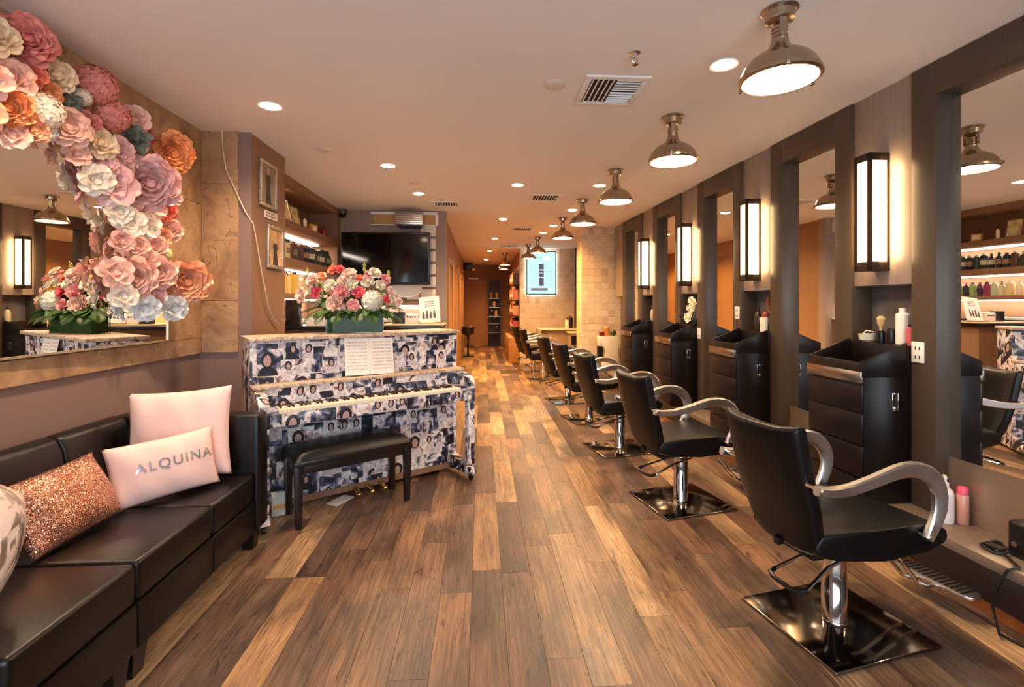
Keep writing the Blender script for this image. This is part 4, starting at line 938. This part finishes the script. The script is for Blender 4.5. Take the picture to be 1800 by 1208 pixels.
t = thing('figurine', 'tiny gold figurine beside the orange box', 'figurine', (XAF - 0.08, 6.28, 2.3105)); MB().lathe([(0.02, 0), (0.02, .008), (0.006, .012), (0.008, .03), (0.014, .045), (0.006, .055), (0.011, .066), (0.004, .078)], 12).build('body', M_GOLD, t); MB().box(-0.004, 0.004, -0.026, 0.026, .044, .052).build('arms', M_GOLD, t)
bottle('red glass bottle at the far end of the top shelf', (XAF - 0.08, 6.48, 2.3105), 'taper', (150, 36, 36), (90, 20, 24), 0.15, 0.034)
# recessed light in the alcove header
t = thing('alcove_light', 'small recessed light in the alcove soffit', 'ceiling light', (XAF - 0.19, 5.35, 2.672)); inst('trim_ring', RING, t, scl=(0.6, 0.6, 1)); inst('lens', LENS, t, scl=(0.6, 0.6, 1)); light('SPOT', 'lamp_light', (0, 0, -0.02), 4.0, WARM2, t, spot_size=radians(130), spot_blend=1.0, shadow_soft_size=0.03)

# ------------------------------------------------------------------ pier pictures, cable
def wall_picture(label, y0, y1, z0, z1, pm_):
    t = thing('framed_picture', label, 'picture', (-1.77, (y0 + y1) / 2, z0), 0, 'framed photographs on the pier'); w_ = (y1 - y0) / 2; h_ = z1 - z0; f = 0.028
    b = MB()
    for a in [(-w_, w_, 0, f), (-w_, w_, h_ - f, h_), (-w_, -w_ + f, f, h_ - f), (w_ - f, w_, f, h_ - f)]: b.box(0.001, 0.024, a[0], a[1], a[2], a[3])
    b.build('frame', M_SILVERF, t, bevel=0.004); bx(0.001, 0.012, -w_ + f, w_ - f, f, h_ - f).build('photo', pm_, t)
    return t, w_, h_
def person_photo(t, w_, h_, bodyc, back):
    pass
M_P1 = mat('sepia_photo', lin(150, 128, 104), 0.35, var=0.45, nscale=(1, 9, 5)); M_P2 = mat('warm_interior_photo', lin(206, 160, 110), 0.35, var=0.5, nscale=(1, 10, 7))
M_FIG = mat('figure_print', lin(58, 46, 40), 0.5, var=0.3, nscale=(1, 20, 8)); M_SKINP = mat('print_face', lin(190, 156, 128), 0.5)
for lb, a, pmm, s in [('silver framed standing portrait, upper picture on the pier', (3.97, 4.274, 2.236, 2.61), M_P1, 1.0), ('silver framed photo of a person in a bright room, lower picture on the pier', (4.104, 4.41, 1.744, 2.103), M_P2, 0.8)]:
    t, w_, h_ = wall_picture(lb, *a, pmm)
    ph = [c for c in t.children if c.name.startswith('photo')][0]
    pts = [(-.3, 0), (.3, 0), (.22, .35), (.16, .5), (.28, .58), (.2, .74), (.06, .78), (-.06, .78), (-.2, .74), (-.28, .58), (-.16, .5), (-.22, .35)]
    H_ = (h_ - .056) * s
    MB().prism([(y * w_ * 1.1, .03 + z * H_) for y, z in pts], 0.0122, 0.0132, axis='x').build('printed_figure', M_FIG, ph, smooth=False)
    MB().prism([(w_ * .2 * cos(q), .03 + H_ * .86 + .03 * sin(q)) for q in [2 * pi * k / 14 for k in range(14)]], 0.0122, 0.0133, axis='x').build('printed_face', M_SKINP, ph, smooth=False)
t = thing('name_plaque', 'small cream lettered plaque between the two pier pictures', 'sign', (-1.77, 4.19, 2.155)); bx(0.001, 0.008, -0.115, 0.115, 0, 0.06).build('plate', M_PAPER, t); 
for kk in range(2):
    for j in range(7): bx(0.008, 0.0086, -0.10 + j * 0.029, -0.08 + j * 0.029, 0.012 + kk * 0.024, 0.026 + kk * 0.024).build('print_mark', mat('brown_ink', lin(120, 90, 64), 0.6), t)
wire = MB().tube([(-1.962, 3.80, CEIL - 0.004), (-1.955, 3.80, 2.6), (-1.932, 3.80, 2.46), (-1.848, 3.805, 2.267), (-1.80, 3.815, 2.15), (-1.752, 3.84, 2.06), (-1.750, 3.886, 1.951), (-1.750, 3.96, 1.75), (-1.750, 4.023, 1.602), (-1.750, 4.107, 1.417), (-1.750, 4.20, 1.32), (-1.750, 4.32, 1.26)], 0.005, 6).build('white_cable', mat('cable_white', lin(214, 190, 160), 0.5)); tag(wire, 'thin pale cable running down the stone pier to the counter', 'cable')

# ------------------------------------------------------------------ reception counter, television and wall behind it
rc = thing('reception_counter', 'dark topped reception counter behind the piano', 'counter', (0, 0, 0))
bx(-2.10, -0.42, 4.70, 5.12, 0.001, 1.195).build('counter_body', M_BROWN, rc); bx(-2.14, -0.38, 4.64, 5.16, 1.196, 1.232).build('counter_top', M_BWOOD, rc, bevel=0.004)
bx(-0.95, -0.36, 4.66, 5.14, 1.2325, 1.246).build('pale_ledge', mat('pale_slab', lin(206, 176, 142), 0.4, var=0.1, nscale=(9, 9, 9)), rc, bevel=0.003)
CT = 1.2325
t = thing('gold_figurine', 'gold standing figurine on the left of the counter', 'figurine', (-1.93, 4.80, CT)); MB().lathe([(0.042, 0), (0.042, .05), (0.03, .055), (0.018, .06), (0.022, .12), (0.03, .17), (0.026, .2), (0.012, .22), (0.017, .24), (0.012, .262), (0.002, .268)], 16).build('body', M_GOLD, t); MB().box(-0.05, 0.05, -.008, .008, .165, .18).build('arms', M_GOLD, t)
t = thing('dark_award', 'dark engraved glass block standing on the counter', 'award', (-1.81, 4.80, CT)); bx(-0.07, 0.07, -0.03, 0.03, 0.012, 0.25).build('block', mat('smoky_block', lin(48, 38, 34), 0.12, var=0.6, nscale=(14, 14, 14)), t, bevel=0.006); bx(-0.075, 0.075, -0.036, 0.036, 0, 0.0118).build('foot', M_BLACK, t)
t = thing('paper_stack', 'stack of white paper on the counter behind the flowers', 'paper', (-1.58, 4.9, CT), 0.1); bx(-0.11, 0.11, -0.15, 0.15, 0, 0.06).build('sheets', M_PAPER, t); bx(-0.10, 0.10, -0.14, 0.13, 0.0605, 0.075).build('top_folder', M_WHITE, t)
t = thing('card_printer', 'small white printer with a black screen on the counter', 'printer', (-0.75, 4.86, 1.2465), 0.05)
bx(0.0, 0.12, -0.07, 0.07, 0, 0.10).build('body', M_WHITE, t, bevel=0.008); bx(-0.115, -0.003, -0.06, 0.0, 0.0, 0.115).build('screen', M_BLACK, t, bevel=0.004)
for j in range(4): bx(0.018 + j * 0.024, 0.034 + j * 0.024, -0.072, -0.0705, 0.06, 0.075).build('button', M_BLACK, t)
t = thing('menu_stand', 'tilted acrylic menu stand at the counter end', 'sign', (-0.50, 4.80, 1.2465), -0.06)
Mt = Matrix.Rotation(radians(-18), 4, 'X') @ Matrix.Rotation(radians(-6), 4, 'Y')
MB().box(-0.10, 0.10, -0.006, 0.006, 0.01, 0.28, Mt).build('card', M_PAPER, t); bx(-0.11, 0.11, -0.06, 0.05, 0, 0.011).build('foot', M_GOLD, t)
for j in range(4): MB().prism([(-0.062 + j * .036 + a, 0.055 + b * (1 + 0.15 * (j % 2))) for a, b in [(-.012, 0), (.012, 0), (.013, .04), (.006, .05), (.009, .06), (.005, .072), (-.005, .072), (-.009, .06), (-.006, .05), (-.013, .04)]], -0.0075, -0.0065, Mt).build('print_mark', mat('grey_ink', lin(96, 84, 80), 0.6), t)
for j in range(3): MB().box(-0.045, 0.045, -0.0075, -0.0065, 0.18 + j * .022, 0.187 + j * .022, Mt).build('print_line', mat('grey_ink', lin(96, 84, 80), 0.6), t)
tv = thing('television', 'large black flat television above the reception counter', 'television', (-1.30, 6.70, 1.70), radians(-2))
bx(-0.60, 0.60, -0.02, 0.03, 0, 0.715).build('bezel', M_BLACK, tv, bevel=0.006); bx(-0.575, 0.575, -0.023, -0.0205, 0.035, 0.69).build('screen', M_SCREEN, tv); bx(-0.2, 0.2, 0.031, 0.235, 0.2, 0.5).build('wall_bracket', M_BLACK, tv)
sl = thing('slat_wall', 'white horizontal slat boards behind the television', 'slats', (0, 6.95, 0))
for i, z in enumerate([1.50, 1.68, 1.86, 2.04, 2.22, 2.40]): bx(-0.86 if i else -1.05, -0.645, -0.03, -0.001, z, z + 0.145).build('slat', mat('slat_white', lin(222, 208, 190), 0.45), sl, bevel=0.003)
bx(-0.88, -0.86, -0.06, -0.001, 1.50, 2.545).build('upright', M_BROWN, sl)
hd_ = thing('wall_recess', 'shallow tan recess with white frame above the television', 'recess', (0, 6.95, 0)); bx(-1.52, -0.64, -0.02, -0.001, 2.56, 2.70).build('back', mat('tan_board', lin(196, 146, 84), 0.6), hd_)
b = MB(); b.box(-1.55, -0.62, -0.05, -0.001, 2.70, 2.735); b.box(-0.645, -0.61, -0.05, -0.001, 2.56, 2.70); b.box(-1.55, -0.62, -0.05, -0.001, 2.545, 2.56); b.build('frame', M_WHITE, hd_)
ac = thing('ventilation_box', 'silver ribbed ventilation box above the television', 'vent', (-0.985, 6.75, 2.50)); bx(-0.19, 0.19, -0.10, 0.145, 0.02, 0.185).build('housing', M_STEEL, ac, bevel=0.006)
for j in range(5): bx(-0.185, 0.185, -0.108, -0.1005, 0.035 + j * .028, 0.05 + j * .028).build('rib', M_STEEL, ac)
bx(-0.15, 0.15, -0.09, 0.14, 0, 0.0195).build('dark_outlet', M_BLACK, ac)
dsh = MB().lathe([(0.2, 0), (0.21, 0.01), (0.20, 0.02), (0.15, 0.012), (0.001, 0.012)], 32, Matrix.Translation((-1.04, 6.86, 1.655)) @ Matrix.Rotation(pi / 2, 4, 'X') @ Matrix.Scale(0.6, 4, (0, 1, 0))).build('round_wall_plate', M_WHITE); tag(dsh, 'white oval plate on the wall below the television', 'plate')
bk_ = thing('back_counter', 'low back counter lit by a strip lamp behind reception', 'counter', (0, 0, 0)); bx(-2.34, -0.62, 6.55, 6.94, 0.001, 1.20).build('body', M_BROWN, bk_); bx(-2.34, -0.60, 6.53, 6.945, 1.201, 1.235).build('top', M_WHITE, bk_)
bx(-1.9, -0.68, 6.90, 6.945, 1.42, 1.475).build('lamp_shelf', M_BROWN, bk_); bx(-1.85, -0.72, 6.905, 6.94, 1.405, 1.419).build('led_strip', M_LED, bk_)
cm_ = thing('security_camera', 'small dark dome camera in the corner beside the television', 'camera', (-1.93, 6.88, CEIL - 0.003)); MB().lathe([(0.06, 0), (0.062, -.03), (0.055, -.06)], 20).build('housing', mat('camera_brown', lin(92, 70, 60), 0.5), cm_); MB().lathe([(0.05, -.06), (0.045, -.09), (0.025, -.11), (0.001, -.115)], 20, cap=False).build('dome', M_SCREEN, cm_)
t = thing('shelf_papers', 'white lit tray of papers below the lowest alcove shelf', 'paper', (-2.16, 5.6, 1.233), 0.02); bx(-0.12, 0.12, -0.3, 0.3, 0, 0.03).build('sheets', M_PAPER, t)
ac2 = thing('alcove_counter', 'brown base counter filling the alcove under the shelves', 'counter', (0, 0, 0)); bx(XA + 0.003, XAF - 0.01, 5.17, 6.5, 0.001, 1.20).build('body', M_BROWN, ac2); bx(XA + 0.003, XAF + 0.01, 5.165, 6.52, 1.201, 1.232).build('top', M_BWOOD, ac2)
# passage wall doorways
for i, (y0, y1, lb) in enumerate([(8.0, 8.95, 1), (10.6, 11.5, 2), (12.6, 13.5, 3)]):
    b = MB(); b.box(-0.552, -0.515, y0 - 0.09, y0, 0, 2.2); b.box(-0.552, -0.515, y1, y1 + 0.09, 0, 2.2); b.box(-0.552, -0.515, y0, y1, 2.11, 2.2)
    d = struct(b.build('door_%d' % lb, mat('door_trim', lin(176, 132, 84), 0.4), bevel=0.004)); bx(-0.552, -0.535, y0, y1, 0.0, 2.11).build('door_leaf', M_HALL, d)
bd = struct(bx(-0.56, 0.24, Y1 - 0.04, Y1 - 0.002, 0, 2.24).build('door_4', mat('end_door', lin(172, 122, 78), 0.5), bevel=0.004)); bx(-0.45, -0.10, Y1 - 0.08, Y1 - 0.041, 2.27, 2.32).build('door_closer', M_WHITE, bd)
ds = thing('display_cabinet', 'tall narrow glass display cabinet at the end of the passage', 'cabinet', (0.44, 16.40, 0))
b = MB()
for x in (-0.2, 0.18): b.box(x, x + 0.02, -0.15, -0.13, 0.001, 2.2); b.box(x, x + 0.02, 0.13, 0.15, 0.001, 2.2)
b.box(-0.2, 0.2, -0.15, 0.15, 2.2, 2.22); b.box(-0.2, 0.2, -0.15, 0.15, 0.001, 0.12); b.build('frame', M_BLACK, ds); bx(-0.2, 0.2, 0.151, 0.16, 0.001, 2.2).build('back', mat('cabinet_back', lin(60, 42, 30), 0.5), ds)
for z in (0.45, 0.75, 1.0, 1.3, 1.6): bx(-0.179, 0.179, -0.13, 0.13, z, z + 0.012).build('glass_shelf', M_STEEL, ds)
for j, (x, z, c) in enumerate([(-0.1, 1.612, (190, 140, 50)), (0.08, 1.612, (210, 180, 60)), (0.0, 1.312, (220, 190, 150)), (-0.08, 1.012, (60, 40, 30)), (0.06, 1.012, (230, 170, 110)), (0.0, 0.762, (30, 26, 26)), (0.09, 0.462, (40, 30, 30))]): bottle('tiny product in the passage display cabinet, %s from the top' % ORD[j], (0.44 + x, 16.36, z + 0.0005), 'cyl', c, (230, 210, 180), 0.2, 0.05, group='products in the passage cabinet')
# product racks in the passage
pr_ = thing('product_rack', 'dark wall rack of red and copper product boxes in the passage', 'rack', (0.95, 12.5, 0))
bx(-0.02, -0.001, -0.8, 0.8, 0.7, 2.3).build('back', M_BLACK, pr_)
for z in (0.75, 1.12, 1.5, 1.9): bx(-0.2, -0.021, -0.8, 0.8, z, z + 0.025).build('shelf', M_BLACK, pr_)
RC = [(170, 50, 44), (206, 120, 84), (120, 30, 30), (220, 150, 110), (90, 60, 50)]
for zi, z in enumerate((0.776, 1.146, 1.526, 1.926)):
    for j in range(7):
        t = thing('product_box', 'slim product box, %s along shelf %s of the passage rack' % (ORD[j], ORD[zi]), 'box', (0.83, 11.78 + j * 0.22, z), 0, 'product boxes in the passage rack'); c = RC[(zi * 3 + j * 2) % 5]
        bx(-0.06, 0.08, -0.085, 0.085, 0, 0.24 + 0.04 * (j % 2)).build('carton', mat('card_%d_%d_%d' % c, lin(*c), 0.5), t, bevel=0.004); bx(-0.0612, -0.0602, -0.05, 0.05, 0.08, 0.16).build('label', M_PAPER, t)
hw_ = bx(0.66, 0.93, 11.62, 13.4, 0.001, 0.62).build('low_cabinet', mat('honey_wood', lin(170, 116, 62), 0.4, var=0.15, nscale=(4, 4, 14)), bevel=0.004); tag(hw_, 'low honey wood cabinet at the corner of the tiled wall', 'cabinet')
ped = thing('bar_stool', 'slim black pedestal stool by the passage left wall', 'stool', (-0.36, 13.2, 0)); MB().lathe([(0.16, 0.001), (0.16, .015), (0.03, .03), (0.025, .4), (0.04, .55), (0.10, .60)], 20).build('pedestal', M_BLACK, ped); MB().lathe([(0.12, .60), (0.16, .62), (0.17, .80), (0.14, .82), (0.001, .8)], 20, cap=False).build('bowl', M_BLACK, ped)
spk = thing('wall_speaker', 'small dark bracket lamp high on the passage wall', 'lamp', (-0.40, 14.6, 2.45)); bx(-0.14, 0.14, -0.1, 0.1, 0, 0.22).build('body', M_BLACK, spk, bevel=0.02); MB().lathe([(0.05, -.06), (0.07, 0.0)], 16, Matrix.Translation((0.16, -0.1, 0.03))).build('lamp_head', M_STEEL, spk)
# menu screen on the tiled wall
ms = thing('menu_screen', 'glowing pale blue portrait menu screen on the tiled wall', 'screen', (1.425, 11.485, 1.65))
bx(-0.345, 0.345, -0.03, 0.0, 0.015, 1.025).build('backlight', mat('backlight_glow', (0, 0, 0, 1), 0.5, emit=(0.8, 0.9, 1.0), estr=9.0), ms)
bx(-0.36, 0.36, -0.05, -0.031, 0, 1.04).build('bezel', mat('bezel_navy', lin(22, 34, 48), 0.3), ms); bx(-0.335, 0.335, -0.053, -0.0505, 0.025, 1.015).build('screen', mat('screen_glow', (0, 0, 0, 1), 0.4, emit=lin(170, 226, 246), estr=1.15), ms)
def ink(c, n, e=0.8): return mat(n, (0, 0, 0, 1), 0.5, emit=lin(*c), estr=e)
I1, I2, I3 = ink((84, 78, 92), 'ink_dark'), ink((236, 246, 250), 'ink_white', 1.3), ink((120, 170, 196), 'ink_blue')
for a in [(-0.065, 0.06, 0.21, 0.73, I1), (-0.066, 0.061, 0.58, 0.60, I2), (-0.066, 0.061, 0.40, 0.42, I2), (-0.05, 0.04, 0.50, 0.53, I2), (-0.25, 0.15, 0.10, 0.16, ink((128, 112, 104), 'ink_brown')), (0.17, 0.24, 0.11, 0.15, I2)]: bx(a[0], a[1], -0.0545, -0.0532, a[2], a[3]).build('print_block', a[4], ms)
for r_ in range(8):
    for x0 in (-0.26, -0.17, 0.10, 0.21): bx(x0, x0 + 0.06, -0.0545, -0.0532, 0.25 + r_ * 0.062, 0.262 + r_ * 0.062).build('text_line', I3, ms)
bx(-0.1, 0.02, -0.0545, -0.0532, 0.87, 0.885).build('text_line', I3, ms); MB().lathe([(0.06, 0), (0.06, 0.001)], 20, Matrix.Translation((0.12, -0.0532, 0.86)) @ Matrix.Rotation(pi / 2, 4, 'X')).build('round_logo', I2, ms)
# white desk by the tiled wall
dk = thing('round_end_desk', 'cream half-round desk in front of the tiled wall', 'desk', (1.62, 10.95, 0))
pts = [(0.55, -0.28), (0.55, 0.3)] + [(-0.05 + 0.29 * cos(q), 0.01 + 0.29 * sin(q)) for q in [pi / 2 + pi * k / 12 for k in range(13)]]
MB().prism(pts, 0.84, 0.875, axis='z').build('top', mat('cream_top', lin(226, 204, 166), 0.35), dk, bevel=0.004); MB().prism([(0.5 if x > 0.5 else x * 0.75, y * 0.75) for x, y in pts], 0.001, 0.839, axis='z').build('body', mat('taupe_body', lin(160, 132, 100), 0.5), dk)
bottle('white pump bottle on the half-round desk', (1.95, 10.9, 0.8755), 'pump', (236, 224, 204), (40, 30, 30), 0.25, 0.05)
bottle('dark jar on the half-round desk', (2.05, 11.0, 0.8755), 'cyl', (60, 36, 34), (120, 50, 44), 0.28, 0.05)
dr = thing('side_drawers', 'dark wooden drawer unit right of the half-round desk', 'cabinet', (2.05, 10.45, 0)); bx(-0.14, 0.16, -0.2, 0.18, 0.001, 0.80).build('body', mat('taupe_body', lin(160, 132, 100), 0.5), dr); bx(-0.17, 0.18, -0.22, 0.2, 0.801, 0.825).build('top', mat('cream_top', lin(226, 204, 166), 0.35), dr)
for j in range(3): bx(-0.13, 0.15, -0.212, -0.2005, 0.12 + j * .22, 0.31 + j * .22).build('drawer_front', M_ESP, dr)
pan = bx(2.10, 2.20, 10.75, 10.85, 0.9, 2.70).build('mirror_upright', mat('plum_panel', lin(96, 70, 72), 0.4)); tag(pan, 'narrow plum upright panel beside the tiled column', 'panel')
fm_ = bx(-0.22, 0.22, -0.3, 0.3, 0.0005, 0.006).build('floor_mat', mat('mat_dark', lin(64, 46, 34), 0.8, var=0.2, nscale=(40, 40, 40))); fm_.location = (0.62, 10.15, 0); tag(fm_, 'small dark floor mat at the passage entrance', 'mat')
# white trolley beside the column
wt = thing('white_cabinet', 'cream cabinet with a dark arched cut-out in front of the tiled column', 'cabinet', (2.12, 7.98, 0.3115))
b = MB(); pts = [(-0.16, 0), (0.16, 0), (0.16, 0.585), (-0.16, 0.585), (-0.16, 0.42), (-0.10, 0.42), (-0.065, 0.39), (-0.055, 0.33), (-0.055, 0.15), (-0.16, 0.15)]
MB().prism(pts, -0.02, 0.14).build('body', mat('cream_cabinet', lin(222, 202, 172), 0.4), wt, bevel=0.003); bx(-0.155, -0.05, 0.1, 0.139, 0.151, 0.42).build('dark_hollow', M_BLACK, wt)
bottle('dark red jar on the cream cabinet', (2.02, 8.03, 0.898), 'cup', (96, 26, 26), (90, 20, 24), 0.07, 0.045, cat='jar'); bottle('orange amber jar on the cream cabinet', (2.115, 8.07, 0.898), 'can', (206, 120, 60), (226, 170, 120), 0.16, 0.055, cat='jar')
gb = MB().lathe([(0.02, 0), (0.045, .02), (0.055, .05), (0.045, .08), (0.02, .1), (0.001, .104)], 16, Matrix.Translation((2.22, 8.03, 0.898)), cap=True).build('green_ball_jar', mat('green_glass', lin(40, 58, 28), 0.2)); tag(gb, 'round dark green jar on the cream cabinet', 'jar')

# ------------------------------------------------------------------ things at the styling stations
def on_cab(k, dx, dy): yc = NC0 + k * PITCH; return rloc(dx, yc + dy, 1.2055)
bottle('tall white spray can on the nearest station cabinet', on_cab(0, -0.06, -0.10), 'cyl', (240, 234, 226), (236, 230, 222), 0.215, 0.036)
bottle('dark product jar behind the tall white can', on_cab(0, -0.10, -0.175), 'can', (30, 24, 26), (60, 30, 36), 0.20, 0.034)
bottle('small pink bottle on the nearest station cabinet', on_cab(0, -0.035, -0.175), 'cyl', (200, 96, 104), (40, 30, 30), 0.12, 0.022)
def brush(label, loc, hc, rz):
    t = thing('hair_brush', label, 'brush', loc, rz); MB().lathe([(0.02, 0), (0.022, .01), (0.022, .07), (0.016, .075)], 14).build('holder', M_BLACK, t)
    MB().lathe([(0.007, .075), (0.009, .10), (0.018, .115), (0.024, .15), (0.014, .165)], 12).build('bristles', mat('bristle_%d' % hc[0], lin(*hc), 0.8), t)
brush('upright round brush on the nearest station cabinet', on_cab(0, -0.03, 0.02), (206, 170, 120), 0.3)
t = thing('clip_dish', 'little glass dish of clips on the nearest station cabinet', 'dish', on_cab(0, -0.03, 0.12)); MB().lathe([(0.03, 0), (0.045, .012), (0.05, .05), (0.046, .05), (0.04, .014), (0.001, .01)], 18, cap=False).build('bowl', mat('pale_glass', lin(200, 196, 180), 0.1), t); MB().tube([(-0.03, 0, .05), (0, .01, .07), (0.04, 0, .06)], 0.004, 6).build('clip', M_PAPER, t)
bottle('black jar beside the brush on the nearest cabinet', on_cab(0, -0.04, -0.04), 'can', (24, 22, 24), (34, 30, 32), 0.09, 0.022)
bottle('steel tipped black bottle on the second station cabinet', on_cab(1, -0.04, 0.02), 'taper', (50, 34, 28), (30, 26, 26), 0.21, 0.032)
bottle('amber bottle on the second station cabinet', on_cab(1, -0.06, -0.05), 'cyl', (140, 66, 36), (206, 110, 70), 0.17, 0.03)
bottle('white paper cup on the second station cabinet', on_cab(1, -0.015, -0.105), 'cup', (240, 226, 200), (240, 226, 200), 0.12, 0.036, cat='cup')
bottle('dark bottle by the niche wall of the second cabinet', on_cab(1, -0.09, -0.15), 'taper', (36, 24, 22), (200, 160, 90), 0.115, 0.032)
wr = MB(); 
for q in range(26): wr.cyl((0.08 * cos(2 * pi * q / 26), 0, 0.08 * sin(2 * pi * q / 26)), (0.08 * cos(2 * pi * (q + 1) / 26), 0, 0.08 * sin(2 * pi * (q + 1) / 26)), 0.026, 8)
wro = wr.build('hanging_wreath', mat('wreath_brown', lin(110, 66, 44), 0.7, var=0.6, nscale=(40, 40, 40), bmp=0.6)); wro.location = rloc(-0.115, NC0 + PITCH - 0.10, 1.435); wro.rotation_euler = (0, 0, RT + pi / 2); tag(wro, 'brown ring of twisted hair pieces hanging in the second niche', 'wreath')
hk = MB().lathe([(0.02, 0), (0.022, 0.02), (0.012, 0.035), (0.016, 0.05), (0.001, 0.056)], 14, cap=True).build('wall_hook', M_CHROME); hk.location = rloc(-0.148, NC0 + PITCH - 0.03, 1.49); hk.rotation_euler = (0, -pi / 2, RT); tag(hk, 'small chrome knob hook in the second niche', 'hook')
orc = thing('white_orchid', 'white orchid blossoms in a dark pot on the third station cabinet', 'plant', on_cab(2, -0.04, -0.09)); MB().lathe([(0.03, 0), (0.04, .05), (0.036, .07)], 16).build('pot', M_BLACK, orc); MB().tube([(0, 0, .06), (0.0, 0.02, .18), (0.01, -0.03, .30), (0.02, -0.06, .36)], 0.004, 6).build('stem', M_GREEN, orc)
for j, (y_, z_) in enumerate([(0.12, .09), (0.10, .06), (0.06, .07), (0.03, .13), (0.05, .19), (0.0, .21), (-0.02, .27), (-0.06, .25), (0.02, .28), (-0.04, .19)]): bloom(orc, 'open', (240, 226, 196), 0.042, (-0.045, y_, z_), (-1, -.4, .2), j, outer=5)
bottle('dropper bottle on the fourth station cabinet', on_cab(3, -0.04, -0.12), 'taper', (190, 170, 140), (40, 32, 30), 0.20, 0.035)
bottle('green bottle behind the dropper bottle on the fourth cabinet', on_cab(3, -0.09, -0.05), 'cyl', (120, 120, 90), (200, 190, 170), 0.13, 0.03)
# comb in the third tray
cb_ = thing('steel_comb', 'thin steel comb lying in the third cabinet tray', 'comb', rloc(0.2, NC0 + 2 * PITCH, 1.0465), 0.7); bx(-0.08, 0.08, -0.006, 0.006, 0, 0.004).build('spine', M_CHROME, cb_); bx(-0.08, 0.0, 0.0061, 0.02, 0, 0.003).build('teeth', M_CHROME, cb_)
# outlets
def outlet(label, y, z):
    t = thing('wall_outlet', label, 'outlet', rloc(0, y, z), RT, 'white outlet plates on the mirror frames'); bx(-0.008, -0.0005, -0.038, 0.038, -0.058, 0.058).build('plate', M_WHITE, t, bevel=0.003)
    for zz in (-0.028, 0.022):
        for yy in (-0.012, 0.012): bx(-0.0088, -0.008, yy - 0.003, yy + 0.003, zz - 0.01, zz + 0.01).build('slot', M_BLACK, t)
fr_end = NC0 - NW / 2
outlet('white outlet plate on the nearest mirror frame', fr_end - 0.045, 1.175); outlet('white outlet plate on the third mirror frame, high', NC0 + 1 * PITCH + NW / 2 + 0.06, 1.36); outlet('white outlet plate on the third mirror frame far post', NC0 + 2 * PITCH - NW / 2 - 0.045, 1.12)
# ledge: pump bottle, pink can, dryer, sunglasses, cables
pb = bottle('white pump lotion bottle standing on the wall ledge', rloc(0.03, fr_end - 0.225, 0.3105), 'pump', (238, 226, 222), (240, 230, 226), 0.235, 0.036, rz=RT + 0.9)
for j in range(4): MB().box(-0.0375, -0.0365, -0.006 - j * 0.0, 0.008, 0.07 + j * 0.012, 0.077 + j * 0.012).build('print_mark', mat('pink_print', lin(206, 120, 140), 0.6), pb)
bottle('pink capped rose gold spray can beside the pump bottle', rloc(-0.035, fr_end - 0.255, 0.3105), 'can', (206, 148, 128), (226, 92, 116), 0.19, 0.026, rough=0.25)
dv = thing('hair_dryer_base', 'black upright device standing on the ledge at the right edge', 'device', rloc(0.03, fr_end - 0.60, 0.3105), RT); bx(-0.04, 0.05, -0.10, 0.055, 0.0, 0.16).build('body', M_BLACK, dv, bevel=0.015, seg=3); MB().cyl((-0.041, 0.02, 0.06), (-0.046, 0.02, 0.06), 0.012, 12).build('button', M_STEEL, dv)
sg = thing('sunglasses', 'black sunglasses with coiled lead lying on the ledge', 'sunglasses', rloc(0.085, fr_end - 0.515, 0.3105), RT + 0.2)
b = MB(); b.tube([(0.055 * cos(q) * 1.0, 0.05 * sin(q), 0.012 + 0.006 * sin(3 * q)) for q in [2 * pi * k / 24 for k in range(25)]], 0.006, 6); b.tube([(0.04 * cos(q), 0.035 * sin(q) + 0.01, 0.02 + 0.01 * cos(2 * q)) for q in [2 * pi * k / 20 for k in range(21)]], 0.005, 6); b.build('coiled_lead', M_CABLE, sg); MB().lathe([(0.001, .024), (0.03, .022), (0.034, .006), (0.03, .004)], 18, Matrix.Translation((0, 0.0, 0)), cap=False).build('lens', mat('smoked_lens', lin(50, 34, 22), 0.08), sg)
c1 = MB().tube([rloc(0.10, fr_end - 0.560, 0.318), rloc(0.17, fr_end - 0.675, 0.322), rloc(0.205, fr_end - 0.660, 0.305), rloc(0.215, fr_end - 0.630, 0.22), rloc(0.225, fr_end - 0.615, 0.12), rloc(0.23, fr_end - 0.650, 0.02), rloc(0.20, fr_end - 0.62, 0.007), rloc(0.17, fr_end - 0.8, 0.007)], 0.006, 8).build('power_cable', M_CABLE); tag(c1, 'black power cable hanging from the ledge to the floor', 'cable')
c2 = MB().tube([(2.17 + 0.14 * cos(q) + 0.02 * q, 1.64 + 0.05 * sin(q) - 0.025 * q, 0.007) for q in [2.0 + 4.6 * k / 26 for k in range(27)]], 0.006, 8).build('floor_cable', M_CABLE); tag(c2, 'looped black cable lying on the floor at the right edge', 'cable')
